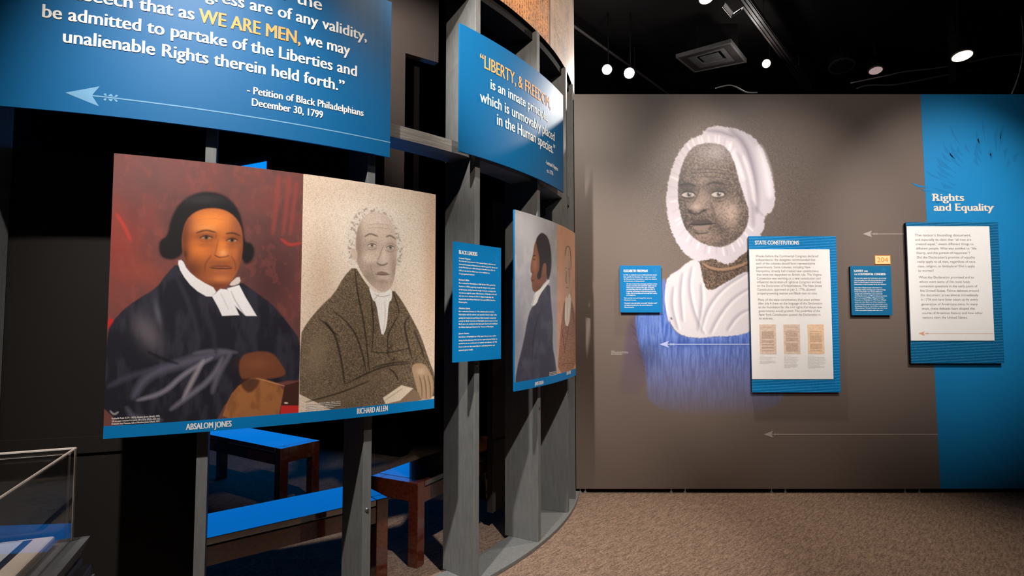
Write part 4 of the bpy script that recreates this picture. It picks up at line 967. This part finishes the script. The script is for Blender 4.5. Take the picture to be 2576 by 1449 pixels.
# ================================================================== THE SMALL THEATRE INSIDE THE CURVE
def nrm(v): l_ = math.hypot(*v); return (v[0] / l_, v[1] / l_)
def bench(label, o, ex, L, wd, H=.435, group='wooden benches inside the curved frame'):
    """o: near corner of the seat, ex: along the seat; the width runs to the left of ex"""
    ex = nrm(ex); ey = (-ex[1], ex[0])
    root = thing('wooden_bench', label, 'bench', group, (o[0] + ex[0] * L / 2 + ey[0] * wd / 2, o[1] + ex[1] * L / 2 + ey[1] * wd / 2, 0))
    q = .062
    MB().obox(o, ex, ey, q + .003, L - q - .003, 0, wd, H - .028, H).obj('seat', 'benchtop', root, .002)
    for a in (0, L - q):
        for b in (0, wd - q): MB().obox(o, ex, ey, a, a + q, b, b + q, 0, H).obj('leg', 'bench', root, .003)
        MB().obox(o, ex, ey, a, a + q, q, wd - q, H - .10, H).obj('end_rail', 'bench', root, .002)
    for b in (.006, wd - .034): MB().obox(o, ex, ey, q, L - q, b, b + .028, H - .115, H - .036).obj('side_rail', 'bench', root, .002)
    settle(root); return root
zb = .41
a = on_level(512.6, 1356, zb); b = on_level(976, 1250.5, zb); c = on_level(947.7, 1257.7, zb)
e_ = nrm((c[0] - a[0], c[1] - a[1])); L_ = (b[0] - a[0]) * e_[0] + (b[1] - a[1]) * e_[1]
bench('nearest wooden bench, running behind the grey fins under the portrait board', (a[0] - e_[0] * .10, a[1] - e_[1] * .10), e_, L_ + .10, .32, .41)
zb = .435
a = on_level(586.6, 1153, zb); b = on_level(706, 1129.5, zb)
e_ = nrm((-(b[1] - a[1]), b[0] - a[0]))
# seat runs away to the left from its near end
o_ = b; ex = nrm((-.84, .54)); wd = math.hypot(b[0] - a[0], b[1] - a[1])
bench('farthest wooden bench, its dark end seen behind the nearest bench', (b[0] + ex[0] * 1.2, b[1] + ex[1] * 1.2), (-ex[0], -ex[1]), 1.2, wd)
a = on_level(1051, 1217, zb); b = on_level(933, 1197, zb)
ey_ = nrm((b[0] - a[0], b[1] - a[1])); ex = (ey_[1], -ey_[0])
bench('wooden bench partly behind a grey fin, its top half blue and half brown', a, ex, 1.2, math.hypot(b[0] - a[0], b[1] - a[1]))

MB().arc(D(-8.0), D(62), 0, 4.28, 2.80, 2.95, 40).obj('wall_curved', 'black')['kind'] = 'structure'
# video screen showing plain blue
sa, sb = Vector((-.91, 5.2)), Vector((-.91 - .89 * 3.4, 5.2 + .46 * 3.4))
dv = (sb - sa).normalized(); nv = Vector((dv.y, -dv.x)); nv = nv if nv.y < 0 else -nv
root = thing('video_screen', 'large video screen glowing plain blue deep inside the curved frame', 'screen', loc=((sa.x + sb.x) / 2, (sa.y + sb.y) / 2, .55))
MB().obox(sa, dv, -nv, 0, 3.4, .004, .06, .55, 3.105).obj('housing', 'taupe', root)
MB().obox(sa, dv, -nv, .03, 3.37, 0, .004, .58, 3.03).obj('picture', 'screen', root)
MB().obox(sa, dv, -nv, .2, 3.2, .08, .2, 0, .55).obj('stand', 'lampblack', root)
settle(root)
# taupe partitions and soffit of the theatre
pa = (-.88, 4.5); pd = nrm((.82, .57)); pn = (-pd[1], pd[0])
mb = MB(); mb.obox(pa, pd, pn, -1.02, -.16, 0, .05, 2.12, 4.3).obj('wall_soffit', 'black')['kind'] = 'structure'
mb = MB()
mb.obox(pa, pd, pn, -.16, .0, -.02, .05, 2.12, 4.28).obox(pa, pd, pn, .0, .30, -.02, .05, 3.46, 4.28)
mb.obj('wall_partition', 'taupe')['kind'] = 'structure'
mb = MB().obox(pa, pd, pn, .0, .16, .05, .10, 2.12, 3.5); mb.obj('trim_1', 'dark')['kind'] = 'structure'
MB().arc(D(-88), D(-63.7), 0, 1.93, 2.735, 2.757, 24).obj('wall_theatre', 'charcoal')['kind'] = 'structure'
MB().arc(D(-88), D(-64.4), .80, .86, 2.757, 2.7635, 24).obj('trim_2', 'charcoal')['kind'] = 'structure'
# dark hinged door leaf with a kick rail seen between the fins
a = on_level(1238, 1290, .10); dd = nrm((.62, .78)); dn = (-dd[1], dd[0])
root = thing('theatre_door', 'dark panelled door leaf standing open behind the grey fins', 'door', loc=(a[0], a[1], .10))
MB().obox(a, dd, dn, 0, .55, 0, .03, .10, 2.05).obj('leaf', 'dark', root, .002); MB().obox(a, dd, dn, 0, .55, -.012, 0, .46, .54).obj('kick_rail', 'dark', root, .002)
MB().obox(a, dd, dn, -.006, .012, -.006, .036, .10, 2.05).obj('edge_strip', 'dark', root)
settle(root)

# ================================================================== DISPLAY CASE, LOWER LEFT
cc = Vector((-.893, 1.17)); er = Vector((.39, -.92)).normalized(); ef = Vector((-er.y * -1 if False else er.y, -er.x)).normalized()
def case():
    TOP = .85
    root = thing('display_case', 'grey display case with a clear acrylic cover, bottom left', 'display case', loc=(cc.x, cc.y, 0))
    LW, LD = 1.25, .62
    def bx(m0, m1, z0, z1, grow=0.0): return MB().quadstrip([[tuple((cc + ef * a + er * b)) + (z,) for a, b in ((-g, -g * .65), (LW, -g * .65), (LW, LD), (-g, LD))] for z, g in ((z0, m0), (z1, m1))])
    bx(.012, .027, .812, TOP).obj('top_slab', 'plinth', root, .001)
    bx(.016, .016, .790, .812).obj('recess', 'plinth', root); bx(.030, .030, .772, .790).obj('moulding', 'plinth', root, .001)
    for k in range(4): bx(.034 + .006 * k, .036 + .006 * k, .772 - .014 * (k + 1), .772 - .014 * k - .003).obj('moulding', 'plinth', root, .001)
    bx(.03, .03, .0, .716).obj('plinth', 'plinth', root)
    H, t = .185, .005
    def pane(a0, a1, b0, b1, z0, z1): MB().obox(cc, ef, er, a0, a1, b0, b1, z0, z1).obj('pane', 'acrylic', cover)
    cover = MB().obox(cc, ef, er, t, LW - t, t, LD - t, TOP + H - t, TOP + H).obj('acrylic_cover', 'acrylic', root)
    pane(0, LW, 0, t, TOP, TOP + H - t); pane(0, t, t, LD, TOP, TOP + H - t); pane(LW - t, LW, t, LD, TOP, TOP + H - t); pane(t, LW - t, LD - t, LD, TOP, TOP + H - t)
    s = .0022
    def edge(p, q): MB().tube([tuple(cc + ef * p[0] + er * p[1]) + (p[2],), tuple(cc + ef * q[0] + er * q[1]) + (q[2],)], s, 6).obj('edge_glint', 'edge', cover)  # cream strips put the light caught in the acrylic edges into colour
    edge((0, 0, TOP), (0, 0, TOP + H)); edge((0, 0, TOP + H), (LW, 0, TOP + H)); edge((0, 0, TOP + H), (0, LD, TOP + H))
    settle(root)
    # label board lying inside the case
    lb = thing('label_board', 'cream label board with a navy border lying inside the display case', 'label', loc=tuple(cc + ef * .3 + er * .2) + (TOP,))
    MB().obox(cc, ef, er, .022, .72, .018, .50, TOP + .0003, TOP + .020).obj('board', 'labelcream', lb, .005)
    MB().obox(cc, ef, er, .055, .70, .030, .46, TOP + .020, TOP + .0206).obj('navy_border', 'labelnavy', lb)
    MB().obox(cc, ef, er, .068, .69, .034, .45, TOP + .0206, TOP + .0212).obj('white_paper', 'labelwhite', lb)
    put = lambda x, z: tuple(cc + ef * (.66 - x) + er * (.42 - z)) + (TOP + .0216,)
    mb = Rows(); T_ = ['The Declaration was read aloud in public squares,', 'in churches and before the troops in the field.', 'Printers carried copies by horse and by ship,', 'and newspapers set the text again and again.', 'Enslaved and free Black readers heard in it', 'a promise that the new nation did not keep.', 'Petitions followed in every northern state', 'asking that its words be made law for all.']
    for i, s_ in enumerate(T_):
        add_text(mb, s_, put, .30, .55 - (i % 3) * .02, .34 - i * .026, .0085, .006)
        add_text(mb, s_, put, .05, .25 - (i % 2) * .02, .34 - i * .026, .0085, .006)
    mb.obj('lettering', 'ink', lb); settle(lb)
case()

# ================================================================== CEILING FITTINGS
def dirpt(px, py, D_): d = ray(px, py); return Vector((d[0] / d[1] * D_, D_, CAM_H + d[2] / d[1] * D_))
def lvl(px, py, z): return on_level(px, py, z)
# lighting track crossing the ceiling
a = Vector((*lvl(1870, 0, 4.05), 4.05)); b = Vector((*lvl(2042, 236, 4.05), 4.05)); d = (b - a).normalized(); sd = Vector((d.y, -d.x, 0))
a2 = a - d * 1.2; b2 = b + d * .9
root = thing('lighting_track', 'broad dark grey lighting track running diagonally across the black ceiling', 'track', loc=tuple((a2 + b2) / 2))
MB().obox((a2.x, a2.y), (d.x, d.y), (sd.x, sd.y), 0, (b2 - a2).length, -.045, .045, 4.05, 4.09).obj('channel', 'track', root)
for s_ in (-.03, .0, .03): MB().obox((a2.x, a2.y), (d.x, d.y), (sd.x, sd.y), 0, (b2 - a2).length, s_ - .006, s_ + .006, 4.043, 4.05).obj('rib', 'track', root)
for k in (.5, 1.8, 3.2): p = a2 + d * k; MB().tube([p + Vector((0, 0, .04)), p + Vector((0, 0, .25))], .006).obj('hanger_rod', 'track', root)
settle(root)
a = Vector((*lvl(1446, 67, 4.05), 4.05)); b = Vector((*lvl(1680, 236, 4.05), 4.05)); d = (b - a).normalized(); a -= d * .8; b += d * .7
root = thing('ceiling_pipe', 'thin grey pipe slanting across the ceiling behind the pair of bright lamps', 'pipe', loc=tuple((a + b) / 2))
MB().tube([a, b], .013).obj('pipe_run', 'track', root)
for k in (.6, 2.0): p = a + d * k; MB().tube([p, p + Vector((0, 0, .25))], .005).obj('hanger_rod', 'track', root)
settle(root)

def spotlight(label, px, py, depth, aim, r, glow, group=None, light=None, m='lampblack'):
    c = dirpt(px, py, depth); d = (Vector(aim) - c).normalized()
    root = thing('track_spotlight', label, 'spotlight', group, (c.x, c.y, 4.3))
    q = d.to_track_quat('Z', 'Y')
    MB().tube([c - d * .17, c - d * .165, c - d * .05, c - d * .01, c], [r * .55, r * .8, r * .95, r * 1.12, r * 1.12], 20).obj('housing', m, root, smooth=False)
    MB().tube([c + d * .0005, c + d * .004], [r, r], 20).obj('lens', glow, root)
    k = c - d * .1 + Vector((0, 0, r))
    MB().tube([k, (k.x, k.y, 4.30)], .005).obj('stem', m, root); settle(root)
    if light:
        l_ = bpy.data.lights.new('lamp_beam', 'SPOT'); l_.energy = light; l_.spot_size = D(44); l_.spot_blend = .5; l_.shadow_soft_size = .03; l_.color = (1, .95, .9)
        o = bpy.data.objects.new('lamp_beam', l_); C.objects.link(o); o.location = c + d * .03; o.rotation_euler = d.to_track_quat('-Z', 'Y').to_euler()
        g_ = bpy.data.lights.new('added_lamp_fill', 'POINT'); g_.energy = 7 if px < 1600 else 4; g_.shadow_soft_size = .04; g_.color = (1, .95, .9)  # added point light ahead of the lamp, lifts the ceiling around it
        o = bpy.data.objects.new('added_lamp_fill', g_); C.objects.link(o); o.location = c + d * .35
    return root
G_ = 'pair of bright ceiling spotlights beyond the wall'
spotlight('dazzling ceiling spotlight, left one of a pair above the brown wall', 1527, 175, 5.3, (-.2, 2.0, 1.9), .045, 'bulb', G_, 10)
spotlight('dazzling ceiling spotlight, right one of a pair above the brown wall', 1583, 184, 5.3, (.0, 2.2, 1.9), .048, 'bulb', G_, 10)
spotlight('single small warm spotlight beside the broad lighting track', 1928, 160, 5.7, (.22, 3.3, 2.7), .042, 'bulbwarm', None, 210)

# hanging can lamp at the top edge
def can(label, c, ax, r, L, glow, stem_z=4.3, reflect=.9):
    d = Vector(ax).normalized(); c = Vector(c); e = c + d * L
    root = thing('can_light', label, 'ceiling light', loc=(c.x, c.y, stem_z))
    MB().tube([c, c + d * .01, e], [r * .6, r, r], 24).obj('can', 'lampblack', root)
    MB().tube([e - d * .012, e + d * .001], [r * 1.03, r * 1.05], 24).obj('rim', 'silver', root)
    MB().tube([e + d * .0015, e + d * .003], [r * .93, r * .93], 24).obj('lens', glow, root)
    MB().tube([c, (c.x, c.y, stem_z)], .012).obj('stem', 'lampblack', root); settle(root)
p = dirpt(2419, 141, 5.0); can('round downlight with a glowing white mouth above the blue wall band', p + Vector((.02, .05, .22)), (-.06, -.22, -1), .082, .225, 'bulbwarm')
p = dirpt(1797, 2, 4.25); can('round lamp cut off by the top of the picture, left of the track', p + Vector((-.07, .02, .16)), (0, -.25, -1), .055, .16, 'bulbwarm')
# square grey lamp head beside it
c = dirpt(1845, 16, 4.3); root = thing('floodlight', 'square grey floodlight head hanging beside the track at the top edge', 'floodlight', loc=(c.x, c.y, 4.3))
e1 = Vector((.55, -.1, -.83)).normalized(); e2 = Vector((.83, 0, .55)).normalized(); e3 = e1.cross(e2)
mb = MB(); P8 = lambda s_: [tuple(c + e1 * a_ * .055 + e2 * b_ * .05 + e3 * s_) for a_, b_ in ((-1, -1), (1, -1), (1, 1), (-1, 1))]
mb.quadstrip([P8(-.03), P8(.03)]).obj('head', 'track', root, .003)
q_ = lambda a_, b_: tuple(c + e1 * a_ * .055 + e2 * b_ * .05 - e3 * .03)
MB().tube([q_(-1, -1), q_(1, -1), q_(1, 1)], .005).obj('rim', 'silver', root); MB().tube([c, (c.x, c.y, 4.3)], .008).obj('stem', 'lampblack', root); settle(root)
# recessed dim lamp and dull ring fitting
for (px, py, D_, r, glow, lab) in ((2203, 177.5, 6.0, .075, 'bulbdim', 'dim recessed ceiling lamp with a pinkish reflector, left of the downlight'), (2117, 167, 6.0, .13, 'lampblack', 'unlit round ceiling fitting, right of the track')):
    c = dirpt(px, py, D_); root = thing('recessed_lamp', lab, 'ceiling light', loc=(c.x, c.y, 4.3)); ax = Vector((-.1, -.25, -1)).normalized()
    MB().tube([c - ax * .10, c], [r * .9, r * .9], 24).obj('housing', 'lampblack', root)
    MB().tube([c - ax * .008, c + ax * .002], [r, r], 24).obj('rim', 'track' if glow == 'lampblack' else 'silver', root); MB().tube([c + ax * .0021, c + ax * .006], [r * .85, r * .8], 24).obj('lens', glow, root)
    MB().tube([c - ax * .1, (c.x, c.y, 4.3)], .012).obj('stem', 'lampblack', root); settle(root)
# air vent
z = 4.02; co = [Vector((*lvl(x_, y_, z), z)) for x_, y_ in ((1700, 146), (1746.5, 183), (1879, 157), (1839, 107))]
root = thing('ceiling_vent', 'square grey air vent with a stepped face hanging in the black ceiling', 'vent', loc=tuple(sum(co, Vector()) / 4))
cen = sum(co, Vector()) / 4
def ringq(s0, s1, za, zb_, zc): 
    mb = MB(); o_ = [cen + (p_ - cen) * s0 for p_ in co]; i_ = [cen + (p_ - cen) * s1 for p_ in co]; r1 = [(p_.x, p_.y, za) for p_ in o_]; r2 = [(p_.x, p_.y, zb_) for p_ in o_]; r3 = [(p_.x, p_.y, zb_) for p_ in i_]; r4 = [(p_.x, p_.y, zc) for p_ in i_]
    return mb.quadstrip([r1, r2, r3, r4], cap=False)
ringq(1.0, .93, 4.06, 4.02, 4.03).obj('outer_frame', 'duct', root); ringq(.93, .68, 4.03, 4.024, 4.05).obj('face_frame', 'track', root); ringq(.68, .45, 4.05, 4.035, 4.06).obj('inner_cone', 'duct', root)
MB().flat([(p_.x, p_.y, 4.062) for p_ in [cen + (q_ - cen) * .98 for q_ in co]]).obj('back_plate', 'black', root); MB().quadstrip([[(p_.x, p_.y, zz_) for p_ in [cen + (q_ - cen) * .34 for q_ in co]] for zz_ in (4.034, 4.04)]).obj('centre_plate', 'duct', root)
MB().box((cen.x - .2, cen.y - .2, 4.062), (cen.x + .2, cen.y + .2, 4.3)).obj('duct', 'black', root); settle(root)
# duct column and loose cables
c = dirpt(2413, 20, 5.4)
MB().box((c.x - .055, 5.4, 3.62), (c.x + .055, 5.5, 4.3)).obj('hanging_duct', 'lampblack'); tag(bpy.data.objects['hanging_duct'], 'dark grey channel hanging from the ceiling above the white downlight', 'duct')
def cable(label, pts, D_, r=.006):
    P_ = [dirpt(x_, y_, dd_) for (x_, y_), dd_ in zip(pts, D_ if isinstance(D_, list) else [D_] * len(pts))]
    out = []
    for i in range(len(P_) - 1):
        p0, p1, p2, p3 = P_[max(i - 1, 0)], P_[i], P_[i + 1], P_[min(i + 2, len(P_) - 1)]
        for k in range(6):
            t = k / 6; out.append(.5 * ((2 * p1) + (p2 - p0) * t + (2 * p0 - 5 * p1 + 4 * p2 - p3) * t * t + (3 * p1 - p0 - 3 * p2 + p3) * t ** 3))
    out.append(P_[-1]); o = MB().tube(out, r, 6).obj('ceiling_cable', 'cable', smooth=True); tag(o, label, 'cable', 'loose cables under the ceiling'); return o
cable('grey cable sagging between the ceiling and the dark hanging channel', [(2235, -6), (2245, 1), (2290, 9), (2330, 12.5), (2365, 10.5), (2398, 4)], 5.4)
cable('pale cable looping down to the top of the blue wall band', [(2563, -10), (2566, 20), (2573, 70), (2574, 120), (2568, 170), (2556, 210), (2545, 236)], [5.6, 5.5, 5.3, 5.1, 4.8, 4.5, 4.33], .005)
cable('long grey cable rising to the right behind the downlight', [(2140, 209), (2220, 193), (2280, 180), (2360, 171), (2440, 156), (2510, 142), (2590, 134)], 6.0, .008)
cable('second grey cable rising behind the blue wall band', [(2155, 223), (2175, 216), (2200, 214), (2260, 212), (2400, 185), (2520, 162), (2590, 146)], 6.6, .008)
cable('short grey cable lying along the top of the brown wall', [(1800, 222), (1830, 215), (1850, 218), (1878, 232), (1905, 233)], 4.9, .006)
